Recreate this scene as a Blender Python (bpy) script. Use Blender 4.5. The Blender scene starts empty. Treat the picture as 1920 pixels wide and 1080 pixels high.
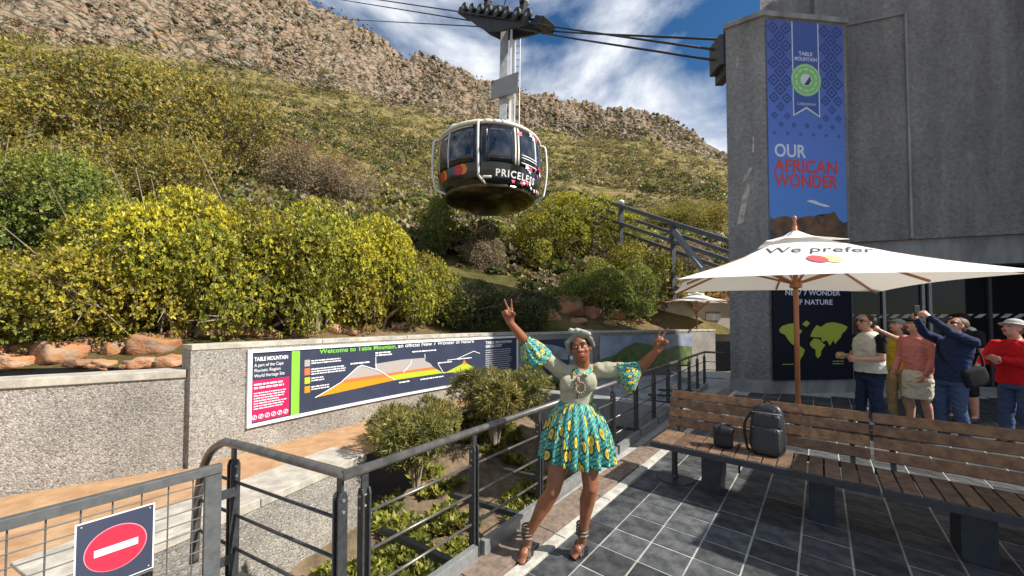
import bpy, bmesh, math, random
import numpy as np
from mathutils import Vector, Matrix, noise as mn
random.seed(7); RNG = np.random.default_rng(7)
R = math.radians
SC = bpy.context.scene
COL = SC.collection

# ------------------------------------------------------------------ camera, sky, sun, exposure
FPX, CY, HOR, CAMH = 690.0, 584.0, 602.0, 1.7          # focal length and horizon in photo pixels (1920 wide)
PITCH = math.atan((HOR - CY) / FPX)
cam_d = bpy.data.cameras.new('camera'); cam = bpy.data.objects.new('camera', cam_d); COL.objects.link(cam)
cam.location = (0, 0, CAMH); cam.rotation_euler = (math.pi / 2 + PITCH, 0, 0)
cam_d.sensor_width = 36; cam_d.lens = FPX / 1920 * 36; cam_d.shift_y = (CY - 540) / 1920
cam_d.clip_start = 0.05; cam_d.clip_end = 5000
SC.camera = cam

SUN_AZ, SUN_EL = R(110), R(42)
SUNV = Vector((math.sin(SUN_AZ) * math.cos(SUN_EL), math.cos(SUN_AZ) * math.cos(SUN_EL), math.sin(SUN_EL)))
sl = bpy.data.lights.new('sun', 'SUN'); sl.energy = 5.0; sl.angle = R(0.53); sl.color = (1.0, 0.95, 0.87)
so = bpy.data.objects.new('sun', sl); COL.objects.link(so); so.rotation_euler = SUNV.to_track_quat('Z', 'Y').to_euler()
so.location = (30, 0, 40)

W = bpy.data.worlds.new('World'); SC.world = W; W.use_nodes = True
nt = W.node_tree; nt.nodes.clear()
N = nt.nodes.new; Lk = nt.links.new
out = N('ShaderNodeOutputWorld'); bg = N('ShaderNodeBackground'); bg.inputs[1].default_value = 0.07
sky = N('ShaderNodeTexSky'); sky.sky_type = 'NISHITA'; sky.sun_disc = False
sky.sun_elevation = SUN_EL; sky.sun_rotation = SUN_AZ; sky.altitude = 300; sky.air_density = 1.0; sky.dust_density = 0.25; sky.ozone_density = 2.4
tc = N('ShaderNodeTexCoord'); mp = N('ShaderNodeMapping'); mp.inputs['Scale'].default_value = (1.0, 1.0, 2.1)
mp.inputs['Location'].default_value = (0.31, 0.12, 0.45)
n1 = N('ShaderNodeTexNoise'); n1.inputs['Scale'].default_value = 2.3; n1.inputs['Detail'].default_value = 9; n1.inputs['Roughness'].default_value = 0.56
n1.inputs['Distortion'].default_value = 0.25
cr = N('ShaderNodeValToRGB'); cr.color_ramp.elements[0].position = 0.42; cr.color_ramp.elements[1].position = 0.62
mul = N('ShaderNodeMix'); mul.data_type = 'RGBA'
cr2 = N('ShaderNodeValToRGB'); cr2.color_ramp.elements[0].position = 0.40; cr2.color_ramp.elements[1].position = 0.75
cr2.color_ramp.elements[0].color = (5.0, 5.8, 7.0, 1); cr2.color_ramp.elements[1].color = (12.5, 12.5, 12.6, 1)
sat = N('ShaderNodeHueSaturation'); sat.inputs['Saturation'].default_value = 1.28; sat.inputs['Value'].default_value = 1.0
Lk(tc.outputs['Generated'], mp.inputs[0]); Lk(mp.outputs[0], n1.inputs['Vector']); Lk(n1.outputs[0], cr.inputs[0]); Lk(n1.outputs[0], cr2.inputs[0])
Lk(sky.outputs[0], sat.inputs['Color']); Lk(sat.outputs[0], mul.inputs['A']); Lk(cr2.outputs[0], mul.inputs['B']); Lk(cr.outputs[0], mul.inputs['Factor'])
Lk(mul.outputs['Result'], bg.inputs[0]); Lk(bg.outputs[0], out.inputs[0])
vs = SC.view_settings; vs.view_transform = 'Standard'; vs.look = 'None'; vs.gamma = 1; vs.use_curve_mapping = False; vs.exposure = 0.66

# ------------------------------------------------------------------ photo pixel helpers
_c, _s = math.cos(PITCH), math.sin(PITCH)
def ray(x, y):
    a = (x - 960) / FPX; b = (CY - y) / FPX
    return Vector((a, _c - b * _s, _s + b * _c))
def G(x, y, z=0.0):                       # pixel on a horizontal plane
    d = ray(x, y); t = (z - CAMH) / d.z; return Vector((d.x * t, d.y * t, z))
def D(x, y, Y):                           # pixel at a given distance ahead
    d = ray(x, y); t = Y / d.y; return Vector((d.x * t, Y, CAMH + d.z * t))
UX, UY = math.sin(R(40)), math.cos(R(40))
def L(s, t, z=0.0): return Vector((s * UX + t * UY, s * UY - t * UX, z))     # terrace frame: s along the railing, t to the right

# ------------------------------------------------------------------ objects and meshes
def tag(o, label=None, cat=None, group=None, kind=None, category=None):
    cat = cat or category
    if label: o['label'] = label
    if cat: o['category'] = cat
    if group: o['group'] = group
    if kind: o['kind'] = kind
    return o
def empty(name, loc=(0, 0, 0), rz=0, **k):
    o = bpy.data.objects.new(name, None); COL.objects.link(o); o.location = loc; o.rotation_euler = (0, 0, rz)
    o.empty_display_size = 0.1
    return tag(o, **k)
def link(name, me, m=None, parent=None, smooth=False, world=True, **k):
    o = bpy.data.objects.new(name, me); COL.objects.link(o)
    if m is not None:
        me.materials.clear()
        for q in (m if isinstance(m, (list, tuple)) else [m]): me.materials.append(q)
    if smooth: me.polygons.foreach_set('use_smooth', [True] * len(me.polygons))
    if parent is not None:
        o.parent = parent
        if world:                          # geometry was written in world coordinates
            p = parent; M = Matrix.Identity(4)
            chain = []
            while p is not None: chain.append(p); p = p.parent
            for q in reversed(chain):
                M = M @ q.matrix_parent_inverse @ q.matrix_basis
            o.matrix_parent_inverse = M.inverted()
    return tag(o, **k)
def copy_tree(o, parent=None):
    c = o.copy(); COL.objects.link(c); c.parent = parent
    for ch in o.children: copy_tree(ch, c)
    return c

class MB:
    def __init__(s): s.v = []; s.f = []; s.mi = []
    def add(s, vs, fs, mi=0):
        b = len(s.v); s.v += [tuple(q) for q in vs]; s.f += [tuple(i + b for i in q) for q in fs]; s.mi += [mi] * len(fs); return s
    def box(s, c, size, rz=0, M=None, mi=0):
        hx, hy, hz = size[0] / 2, size[1] / 2, size[2] / 2
        vs = [Vector((x, y, z)) for z in (-hz, hz) for x, y in ((-hx, -hy), (hx, -hy), (hx, hy), (-hx, hy))]
        if M is None: M = Matrix.Rotation(rz, 3, 'Z')
        return s.add([M @ q + Vector(c) for q in vs], [(3, 2, 1, 0), (4, 5, 6, 7), (0, 1, 5, 4), (1, 2, 6, 5), (2, 3, 7, 6), (3, 0, 4, 7)], mi)
    def bar(s, a, b, w, h=None, up=(0, 0, 1), mi=0):                    # rectangular bar from a to b, h along up
        a = Vector(a); b = Vector(b); h = h or w; d = (b - a); ln = d.length; d.normalize()
        x = d.cross(Vector(up)); x = x.normalized() if x.length > 1e-5 else Vector((1, 0, 0)); z = x.cross(d)
        M = Matrix((x, d, z)).transposed()
        return s.box((a + b) / 2, (w, ln, h), M=M, mi=mi)
    def tube(s, pts, r, n=10, mi=0, closed=False):
        pts = [Vector(p) for p in pts]; rs = r if isinstance(r, (list, tuple)) else [r] * len(pts)
        vs = []; fs = []; prev = None
        for i, p in enumerate(pts):
            d = (pts[min(i + 1, len(pts) - 1)] - pts[max(i - 1, 0)]).normalized()
            if prev is None:
                x = d.cross(Vector((0, 0, 1))); x = x.normalized() if x.length > 1e-3 else Vector((1, 0, 0))
            else:
                x = (prev - d * prev.dot(d)); x = x.normalized() if x.length > 1e-6 else prev
            prev = x; y = d.cross(x)
            for k in range(n):
                a = 2 * math.pi * k / n; vs.append(p + (x * math.cos(a) + y * math.sin(a)) * rs[i])
        for i in range(len(pts) - 1):
            for k in range(n):
                k2 = (k + 1) % n; fs.append((i * n + k, i * n + k2, (i + 1) * n + k2, (i + 1) * n + k))
        fs.append(tuple(reversed(range(n)))); fs.append(tuple((len(pts) - 1) * n + k for k in range(n)))
        return s.add(vs, fs, mi)
    def lathe(s, prof, c=(0, 0, 0), n=32, a0=0, a1=2 * math.pi, mi=0, caps=True):     # prof: (r, z)
        c = Vector(c); vs = []; fs = []; full = abs(a1 - a0 - 2 * math.pi) < 1e-6; m = n if full else n + 1
        for r, z in prof:
            for k in range(m):
                a = a0 + (a1 - a0) * k / n; vs.append(c + Vector((math.sin(a) * r, -math.cos(a) * r, z)))
        for i in range(len(prof) - 1):
            for k in range(n):
                k2 = (k + 1) % m; fs.append((i * m + k, i * m + k2, (i + 1) * m + k2, (i + 1) * m + k))
        if full and caps:
            if prof[0][0] > 1e-4: fs.append(tuple(reversed(range(m))))
            if prof[-1][0] > 1e-4: fs.append(tuple((len(prof) - 1) * m + k for k in range(m)))
        return s.add(vs, fs, mi)
    def prism(s, poly, ext, mi=0):                                    # poly: list of 3d points, ext: extrusion vector
        n = len(poly); ext = Vector(ext); a = [Vector(p) for p in poly]; b = [p + ext for p in a]
        fs = [tuple(range(n)), tuple(range(2 * n - 1, n - 1, -1))] + [((i + 1) % n, i, n + i, n + (i + 1) % n) for i in range(n)]
        return s.add(a + b, fs, mi)
    def ell(s, c, r, M=None, nu=14, nv=8, mi=0):
        c = Vector(c); vs = []; fs = []
        for j in range(nv + 1):
            th = math.pi * j / nv
            for k in range(nu):
                a = 2 * math.pi * k / nu
                q = Vector((math.sin(th) * math.cos(a) * r[0], math.sin(th) * math.sin(a) * r[1], math.cos(th) * r[2]))
                vs.append(c + (M @ q if M is not None else q))
        for j in range(nv):
            for k in range(nu):
                k2 = (k + 1) % nu; fs.append((j * nu + k, (j + 1) * nu + k, (j + 1) * nu + k2, j * nu + k2))
        return s.add(vs, fs, mi)
    def mesh(s, name='mesh', fix=True, weld=False):
        me = bpy.data.meshes.new(name); me.from_pydata(s.v, [], s.f)
        if any(s.mi): me.polygons.foreach_set('material_index', s.mi)
        if fix or weld:
            bm = bmesh.new(); bm.from_mesh(me)
            if weld: bmesh.ops.remove_doubles(bm, verts=bm.verts, dist=1e-4)
            if fix: bmesh.ops.recalc_face_normals(bm, faces=bm.faces)
            bm.to_mesh(me); bm.free()
        return me
    def obj(s, name, m=None, parent=None, smooth=False, bevel=0, fix=True, world=True, weld=False, **k):
        o = link(name, s.mesh(name, fix, weld), m, parent, smooth, world, **k)
        if bevel:
            b = o.modifiers.new('bevel', 'BEVEL'); b.width = bevel; b.segments = 2; b.limit_method = 'ANGLE'; b.angle_limit = R(40)
        return o

def np_mesh(name, V, F, col=None, smooth=False):                      # V (n,3), F (m,3|4), col per vertex (n,3)
    me = bpy.data.meshes.new(name); V = np.asarray(V, np.float32); F = np.asarray(F, np.int32); k = F.shape[1]
    me.vertices.add(len(V)); me.vertices.foreach_set('co', V.ravel())
    me.loops.add(F.size); me.loops.foreach_set('vertex_index', F.ravel())
    me.polygons.add(len(F)); me.polygons.foreach_set('loop_start', np.arange(0, F.size, k, dtype=np.int32))
    me.polygons.foreach_set('loop_total', np.full(len(F), k, np.int32))
    if smooth: me.polygons.foreach_set('use_smooth', np.ones(len(F), bool))
    me.update(calc_edges=True)
    if col is not None:
        a = me.color_attributes.new('Col', 'FLOAT_COLOR', 'POINT')
        a.data.foreach_set('color', np.c_[col, np.ones(len(V))].astype(np.float32).ravel())
    return me

# ------------------------------------------------------------------ materials
MATS = {}
def mat(name, col, rough=0.7, metal=0.0, var=0.0, vscale=8.0, bump=0.0, bscale=40.0, col2=None, spec=0.5, coat=0.0, objrand=0.0, stretch=None, det=6, ramp=(0.35, 0.65), trans=0.0, vein=None):
    m = bpy.data.materials.new(name); m.use_nodes = True; t = m.node_tree; n = t.nodes; l = t.links
    b = n['Principled BSDF']; b.inputs['Roughness'].default_value = rough; b.inputs['Metallic'].default_value = metal
    b.inputs['Specular IOR Level'].default_value = spec; b.inputs['Coat Weight'].default_value = coat
    b.inputs['Base Color'].default_value = (*col, 1)
    c = n.new('ShaderNodeTexCoord'); vec = c.outputs['Object']
    if stretch:
        mp = n.new('ShaderNodeMapping'); mp.inputs['Scale'].default_value = stretch; l.new(vec, mp.inputs[0]); vec = mp.outputs[0]
    src = None
    if var or col2:
        tx = n.new('ShaderNodeTexNoise'); tx.inputs['Scale'].default_value = vscale; tx.inputs['Detail'].default_value = det; tx.inputs['Roughness'].default_value = 0.62
        l.new(vec, tx.inputs['Vector'])
        rp = n.new('ShaderNodeValToRGB'); rp.color_ramp.elements[0].position, rp.color_ramp.elements[1].position = ramp
        c2 = col2 or tuple(min(1, q * (1 + var)) for q in col); c1 = col if col2 else tuple(q * (1 - var) for q in col)
        rp.color_ramp.elements[0].color = (*c1, 1); rp.color_ramp.elements[1].color = (*c2, 1)
        l.new(tx.outputs[0], rp.inputs[0]); src = rp.outputs[0]
    if objrand:
        oi = n.new('ShaderNodeObjectInfo'); mr = n.new('ShaderNodeMapRange'); mr.inputs['To Min'].default_value = 1 - objrand; mr.inputs['To Max'].default_value = 1 + objrand
        l.new(oi.outputs['Random'], mr.inputs[0]); mx = n.new('ShaderNodeMix'); mx.data_type = 'RGBA'; mx.blend_type = 'MULTIPLY'; mx.inputs['Factor'].default_value = 1
        if src: l.new(src, mx.inputs['A'])
        else: mx.inputs['A'].default_value = (*col, 1)
        l.new(mr.outputs[0], mx.inputs['B']); src = mx.outputs['Result']
    if src: l.new(src, b.inputs['Base Color'])
    if bump:
        bt = n.new('ShaderNodeTexNoise'); bt.inputs['Scale'].default_value = bscale; bt.inputs['Detail'].default_value = 5; l.new(vec, bt.inputs['Vector'])
        bp = n.new('ShaderNodeBump'); bp.inputs['Strength'].default_value = bump; bp.inputs['Distance'].default_value = 0.02
        l.new(bt.outputs[0], bp.inputs['Height']); l.new(bp.outputs[0], b.inputs['Normal'])
    MATS[name] = m
    return m
def nodes(m): return m.node_tree.nodes, m.node_tree.links, m.node_tree.nodes['Principled BSDF']

def pebble_mat(name, cols, scale, bump=0.6, dist=0.012, big=0.25):      # exposed aggregate: every pebble its own tone
    m = bpy.data.materials.new(name); m.use_nodes = True; n, l, b = nodes(m); b.inputs['Roughness'].default_value = 0.85
    c = n.new('ShaderNodeTexCoord'); v = n.new('ShaderNodeTexVoronoi'); v.inputs['Scale'].default_value = scale; l.new(c.outputs['Object'], v.inputs['Vector'])
    sx = n.new('ShaderNodeSeparateColor'); l.new(v.outputs['Color'], sx.inputs[0])
    rp = n.new('ShaderNodeValToRGB'); e = rp.color_ramp.elements; e[0].color = (*cols[0], 1); e[1].color = (*cols[-1], 1)
    for i, q in enumerate(cols[1:-1]): k = e.new((i + 1) / (len(cols) - 1)); k.color = (*q, 1)
    l.new(sx.outputs[0], rp.inputs[0])
    bn = n.new('ShaderNodeTexNoise'); bn.inputs['Scale'].default_value = 1.3; bn.inputs['Detail'].default_value = 7; l.new(c.outputs['Object'], bn.inputs['Vector'])
    mr = n.new('ShaderNodeMapRange'); mr.inputs['From Min'].default_value = .3; mr.inputs['From Max'].default_value = .7; mr.inputs['To Min'].default_value = 1 - big; mr.inputs['To Max'].default_value = 1 + big; l.new(bn.outputs[0], mr.inputs[0])
    mx = n.new('ShaderNodeMix'); mx.data_type = 'RGBA'; mx.blend_type = 'MULTIPLY'; mx.inputs['Factor'].default_value = 1
    l.new(rp.outputs[0], mx.inputs['A']); l.new(mr.outputs[0], mx.inputs['B']); l.new(mx.outputs['Result'], b.inputs['Base Color'])
    bp = n.new('ShaderNodeBump'); bp.invert = True; bp.inputs['Strength'].default_value = bump; bp.inputs['Distance'].default_value = dist
    l.new(v.outputs['Distance'], bp.inputs['Height']); l.new(bp.outputs[0], b.inputs['Normal'])
    return m

M_steel = mat('dark_steel_paint', (0.052, 0.054, 0.056), 0.42, 0.3, var=.25, vscale=30, bump=.06, bscale=120)
M_steelL = mat('grey_steel_paint', (0.26, 0.265, 0.26), 0.38, 0.35, var=.15, vscale=20, bump=.05, bscale=90)
M_hand = mat('worn_handrail', (0.16, 0.15, 0.135), 0.34, 0.55, var=.3, vscale=12, bump=.05, bscale=60)
M_galv = mat('galvanised_steel', (0.34, 0.35, 0.36), 0.4, 0.6, var=.2, vscale=14)
M_agg = pebble_mat('aggregate_wall', [(.11, .095, .08), (.29, .265, .23), (.23, .21, .19), (.40, .37, .32), (.16, .148, .13), (.33, .30, .26)], 66, bump=.6, dist=.012)
M_cope = mat('concrete_coping', (0.40, 0.365, 0.305), 0.85, var=.25, vscale=6, bump=.25, bscale=60)
M_conc = mat('grey_concrete', (0.24, 0.24, 0.235), 0.9, var=.3, vscale=2.2, bump=.35, bscale=30, stretch=(1, 1, .35))
M_slate = mat('slate_tile', (0.030, 0.033, 0.037), 0.55, spec=.2, var=0, col2=(.12, .122, .12), vscale=7, bump=.35, bscale=14, objrand=.4, ramp=(.36, .74))
M_grout = mat('pale_grout', (0.33, 0.325, 0.30), 0.9, var=.25, vscale=9)
M_kerb = mat('pale_stone_strip', (0.42, 0.395, 0.34), 0.85, var=.25, vscale=9, bump=.2)
M_brown = mat('worn_timber_board', (0.12, 0.085, 0.06), 0.75, col2=(.24, .18, .135), vscale=16, bump=.3, bscale=30, stretch=(1, 1, 1))
M_white = mat('white_paint', (0.78, 0.78, 0.76), 0.45, var=.05, vscale=4)
M_red = mat('sign_red', (0.70, 0.02, 0.05), 0.4)
M_navy = mat('sign_navy', (0.035, 0.043, 0.075), 0.38, var=.12, vscale=3)
M_black = mat('black', (0.012, 0.012, 0.013), 0.5)

# ------------------------------------------------------------------ terrain: bank behind the walls, scrub slope, rock band, ridge
def bez(t, A, B, C): return A * (1 - t) ** 2 + B * 2 * t * (1 - t) + C * t * t
B0, B1, B2 = Vector((-3.46, 4.78)), Vector((-2.10, 7.15)), Vector((0.15, 9.35))      # info wall, plan curve
W2S = B0 - (B1 - B0).normalized() * 0.56
WALL1 = [Vector((-12.2, -1.0)), Vector((-3.82, 4.34))]
WALL3 = [B2, Vector((2.35, 11.2)), Vector((7.5, 13.6))]
wl = [WALL1[0], WALL1[1]] + [bez(i / 12, B0, B1, B2) for i in range(13)] + WALL3[1:] + [Vector((14, 16)), Vector((40, 14))]
wl_th = np.array([math.atan2(p.x, p.y) for p in wl]); wl_r = np.array([p.length for p in wl])
def ctl(pts):
    o = []
    for x, y in pts:
        d = ray(x, y); o.append((math.atan2(d.x, d.y), d.z / math.hypot(d.x, d.y)))
    o.sort(); return np.array(o)
RIDGE = ctl([(-900, -500), (-300, -330), (-100, -260), (100, -190), (300, -120), (480, -55), (590, 0), (640, 18), (690, 42), (715, 66), (742, 97), (770, 101), (800, 97), (830, 113), (870, 128), (900, 142), (930, 150), (985, 168), (1020, 169), (1060, 180), (1100, 190), (1150, 200), (1200, 208), (1250, 216), (1290, 238), (1318, 262), (1330, 279), (1365, 291), (1420, 312), (1600, 370), (1900, 440), (2600, 500)])
ROCKE = ctl([(-900, 90), (-300, 50), (0, 52), (100, 62), (250, 80), (450, 118), (650, 168), (850, 207), (1000, 232), (1200, 252), (1325, 284), (1365, 296), (1420, 318), (1600, 377), (1900, 447), (2600, 507)])
R1, R2 = 230.0, 300.0
def smooth(x): x = np.clip(x, 0, 1); return x * x * (3 - 2 * x)
def terr(X, Y):
    X = np.asarray(X, float); Y = np.asarray(Y, float)
    r = np.hypot(X, Y); th = np.arctan2(X, Y)
    T = np.interp(th, RIDGE[:, 0], RIDGE[:, 1]); K = np.interp(th, ROCKE[:, 0], ROCKE[:, 1])
    rw = np.interp(th, wl_th, wl_r) + 0.25; zw = 1.12
    e0 = (zw - CAMH) / rw
    d = r - rw
    # tangent of the elevation angle grows with the distance behind the wall
    kn = np.array([0, 1.2, 5, 12, 30, 70, 140, R1 - 8]); fr = [0, .07, .26, .44, .60, .74, .87, 1.0]
    g = np.interp(np.clip(d, 0, None), kn, fr)
    e = e0 + (K - e0) * g
    q = np.clip((r - R1) / (R2 - R1), 0, 1)
    w_ = q * 9 + .9 * np.sin(th * 23 + 1.3) + .5 * np.sin(th * 61) + .25 * np.sin(th * 149 + 2); fr_ = w_ - np.floor(w_); q2 = np.clip((np.floor(w_) + smooth((fr_ - .5) / .45) - (w_ - q * 9)) / 9, 0, 1)
    bl_ = np.minimum(smooth(q / .1), smooth((1 - q) / .1)); q = q + (q2 - q) * .85 * bl_; e = np.where(r > R1, K + (T - K) * q, e)
    z = CAMH + r * e
    zr = CAMH + R2 * T
    z = np.where(r > R2, zr - (r - R2) * 0.35, z)
    return np.where(d < 0, zw, z)
def terr1(x, y): return float(terr(np.array([x]), np.array([y]))[0])
def hnoise(x, y):                          # humps near, gullies and spurs further up the slope
    r = math.hypot(x, y)
    a = min(.035 * r, 2.6) * min(1, (r - 4) / 14 if r > 4 else 0)
    z = mn.fractal((x / (.25 * r + 2), y / (.25 * r + 2), 3.1), .8, 2.1, 4) * a * .6
    if r > 35: k = min(1, (r - 35) / 70); z += k * (5.5 * (.35 - abs(mn.noise(Vector((x / 34, y / 60, 2.2))))) + 2.2 * mn.noise(Vector((x / 13, y / 17, 6.1))))
    return z
def hit(px_, py_):                         # where the ray through a photo pixel meets the terrain
    d = ray(px_, py_); t = 3.0; o = Vector((0, 0, CAMH))
    while t < 500:
        p = o + d * t
        rr = math.hypot(p.x, p.y); rw = float(np.interp(math.atan2(p.x, p.y), wl_th, wl_r)) + .3
        if rr > rw and p.z < terr1(p.x, p.y): return p
        t *= 1.006; t += .01
    return o + d * 200
ths = np.linspace(R(-70), R(60), 1000)
rs_ = np.concatenate([[0], np.geomspace(.25, 36, 70), np.geomspace(38, R1 - 12, 90)])
nth = len(ths); rwv = np.interp(ths, wl_th, wl_r) + 0.25
rows = [rwv + q for q in rs_ if q < R1 - 60]
base = rows[-1]
rows += [base + (R1 - base) * t for t in np.linspace(0.06, 1, 22)]
rows += [np.full(nth, r) for r in np.linspace(R1 + .6, R2, 130)] + [np.full(nth, r) for r in (R2 + 3, R2 + 10, R2 + 40, R2 + 150)]
RR = np.array(rows); TT = np.tile(ths, (len(rows), 1)); XX = RR * np.sin(TT); YY = RR * np.cos(TT); ZZ = terr(XX, YY)
flat = np.c_[XX.ravel(), YY.ravel()]
nz = np.zeros(len(flat)); rk = np.zeros(len(flat))
rfl = RR.ravel()
for i, (x, y) in enumerate(flat):
    r = rfl[i]
    if r < R1 - 40:
        nz[i] = hnoise(x, y)
    else:
        w = min(1, max(0, (r - R1 + 22) / 24)) * max(0, 1 - max(0, (r - R2) / 8))
        f1 = mn.fractal((x / 17, y / 17, 1.7), .7, 2.1, 5); c = mn.cell((x / 4.2, y / 4.2, 5.0)); c2 = mn.cell((x / 9 + 31, y / 7, 2.0)); c3 = mn.cell((x / 2.2, y / 2.2, 9.0))
        nz[i] = hnoise(x, y) * max(0, min(1, (R1 - r) / 40)) + (f1 * 4.2 + (c - .5) * 2.0 + (c2 - .5) * 3.4 + (c3 - .5) * 1.0) * w * .8
        if r > R2 - 14 and r <= R2 + 1: nz[i] += (mn.cell((x / 3.1, y / 3.1, 7.7)) - .35) * 2.0
        rk[i] = min(1, max(0, (r - R1 + 16 + 26 * mn.fractal((x / 23, y / 23, 8.8), .8, 2, 4)) / 10))
ZZ = ZZ.ravel() + nz
nr = len(rows); idx = np.arange(nr * nth).reshape(nr, nth)
F = np.stack([idx[:-1, :-1], idx[:-1, 1:], idx[1:, 1:], idx[1:, :-1]], -1).reshape(-1, 4)
F = F[:, ::-1]
me = np_mesh('hillside', np.c_[flat, ZZ], F, np.c_[rk, rk, rk])
m = bpy.data.materials.new('hillside_ground'); m.use_nodes = True; n, l, b = nodes(m); b.inputs['Roughness'].default_value = .95; b.inputs['Specular IOR Level'].default_value = .15
c = n.new('ShaderNodeTexCoord'); P = c.outputs['Object']
def noise_ramp(scale, stops, rough=.62, det=8, vec=P):
    t = n.new('ShaderNodeTexNoise'); t.inputs['Scale'].default_value = scale; t.inputs['Detail'].default_value = det; t.inputs['Roughness'].default_value = rough; l.new(vec, t.inputs['Vector'])
    rp = n.new('ShaderNodeValToRGB'); e = rp.color_ramp.elements; e[0].position = stops[0][0]; e[0].color = (*stops[0][1], 1); e[1].position = stops[-1][0]; e[1].color = (*stops[-1][1], 1)
    for q, cc in stops[1:-1]: k = e.new(q); k.color = (*cc, 1)
    l.new(t.outputs[0], rp.inputs[0]); return rp.outputs[0], t.outputs[0]
veg, vn = noise_ramp(.35, [(.34, (.08, .082, .024)), (.46, (.16, .135, .042)), (.55, (.235, .175, .07)), (.67, (.33, .235, .13))])
mpz = n.new('ShaderNodeMapping'); mpz.inputs['Scale'].default_value = (.45, .45, 3.2); l.new(P, mpz.inputs[0])
rock, rn = noise_ramp(.16, [(.32, (.085, .068, .045)), (.42, (.20, .16, .11)), (.50, (.31, .26, .19)), (.58, (.30, .17, .095)), (.64, (.24, .195, .14)), (.74, (.40, .345, .27))], .7, 10, mpz.outputs[0])
mpc = n.new('ShaderNodeMapping'); mpc.inputs['Scale'].default_value = (.26, .26, .55); l.new(P, mpc.inputs[0]); nd = n.new('ShaderNodeTexNoise'); nd.inputs['Scale'].default_value = .6; nd.inputs['Detail'].default_value = 4; l.new(mpc.outputs[0], nd.inputs['Vector'])
mxv = n.new('ShaderNodeMix'); mxv.data_type = 'VECTOR'; mxv.inputs['Factor'].default_value = .35; l.new(mpc.outputs[0], mxv.inputs['A']); l.new(nd.outputs['Color'], mxv.inputs['B'])
vc = n.new('ShaderNodeTexVoronoi'); vc.feature = 'DISTANCE_TO_EDGE'; vc.inputs['Scale'].default_value = 1.0; l.new(mxv.outputs['Result'], vc.inputs['Vector'])
ce = n.new('ShaderNodeMapRange'); ce.inputs['From Max'].default_value = .14; ce.inputs['To Min'].default_value = .28; l.new(vc.outputs['Distance'], ce.inputs[0])
mc_ = n.new('ShaderNodeMix'); mc_.data_type = 'RGBA'; mc_.blend_type = 'MULTIPLY'; mc_.inputs['Factor'].default_value = 1; l.new(rock, mc_.inputs['A']); l.new(ce.outputs[0], mc_.inputs['B']); rock = mc_.outputs['Result']
at = n.new('ShaderNodeAttribute'); at.attribute_name = 'Col'
mx = n.new('ShaderNodeMix'); mx.data_type = 'RGBA'; l.new(at.outputs['Fac'], mx.inputs['Factor']); l.new(veg, mx.inputs['A']); l.new(rock, mx.inputs['B']); l.new(mx.outputs['Result'], b.inputs['Base Color'])
vo = n.new('ShaderNodeTexNoise'); vo.inputs['Scale'].default_value = .5; vo.inputs['Detail'].default_value = 10; vo.inputs['Roughness'].default_value = .75; l.new(P, vo.inputs['Vector'])
bp = n.new('ShaderNodeBump'); bp.inputs['Strength'].default_value = .9; bp.inputs['Distance'].default_value = .9; l.new(vo.outputs[0], bp.inputs['Height']); l.new(bp.outputs[0], b.inputs['Normal'])
M_hill = m
link('hillside', me, M_hill, kind='structure')
# wide ground sheet below everything, out to the horizon
M_earth = mat('dry_earth', (.16, .11, .065), .95, col2=(.26, .19, .12), vscale=.6, bump=.3, bscale=3)
MB().add([(-2500, -2500, -1.6), (2500, -2500, -1.6), (2500, 2500, -1.6), (-2500, 2500, -1.6)], [(0, 1, 2, 3)]).obj('ground', M_earth, kind='structure')

# boulders of the rock band (uncountable)
def rock_shape(seed, sub=1, rough=.35):
    bm = bmesh.new(); bmesh.ops.create_icosphere(bm, subdivisions=sub, radius=1)
    for v in bm.verts:
        q = v.co.copy(); d = 1 + rough * mn.noise(q * 1.3 + Vector((seed * 7.3, seed, 0))) + rough * .5 * mn.noise(q * 3.1 + Vector((0, seed * 3.1, 5)))
        v.co = q * d
        for a in range(3):                  # flatten some sides so that it reads as broken stone
            lim = .62 + .2 * mn.noise(Vector((seed, a, 3.3)))
            if abs(v.co[a]) > lim: v.co[a] = math.copysign(lim + (abs(v.co[a]) - lim) * .25, v.co[a])
    V = np.array([v.co[:] for v in bm.verts]); bm.verts.ensure_lookup_table(); F = np.array([[v.index for v in f.verts] for f in bm.faces]); bm.free(); return V, F
protos = [rock_shape(i, 1, .5) for i in range(6)]
Vs, Fs, Cs, nb = [], [], [], 0
pal = np.array([(.37, .31, .23), (.28, .225, .16), (.42, .38, .31), (.20, .155, .10), (.36, .215, .12), (.26, .235, .185), (.15, .13, .09), (.31, .27, .20)])
cnt = 0
while cnt < 4200:
    th = RNG.uniform(R(-58), R(33)); u = RNG.random()
    r = R1 - 8 + 34 * mn.fractal((math.sin(th) * 14, math.cos(th) * 14, 1.1), .8, 2, 4) * (1 - u) + (R2 - R1 + 8) * u
    if RNG.random() < .10: r = R1 - 90 * RNG.random() ** 1.6
    x, y = r * math.sin(th), r * math.cos(th)
    dens = .5 + .9 * mn.fractal((x / 26, y / 26, 4.4), .8, 2, 3)
    if RNG.random() > dens: continue
    z = terr1(x, y); V, F = protos[cnt % 6]
    s = RNG.uniform(.25, .7) * (1 + 1.8 * RNG.random() ** 6); a = RNG.uniform(0, 6.28); ca, sa = math.cos(a), math.sin(a)
    if r < R1 - 16: s *= .55
    sc = np.array([RNG.uniform(.9, 2.3), RNG.uniform(.8, 1.4), RNG.uniform(.6, 1.5)]) * s
    q = V * sc; q = np.c_[q[:, 0] * ca - q[:, 1] * sa, q[:, 0] * sa + q[:, 1] * ca, q[:, 2]]
    cl = pal[RNG.integers(8)] * RNG.uniform(.38, .9)
    Vs.append(q + np.array([x, y, z + s * .25])); Fs.append(F + nb); Cs.append(np.tile(cl, (len(V), 1))); nb += len(V); cnt += 1
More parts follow.
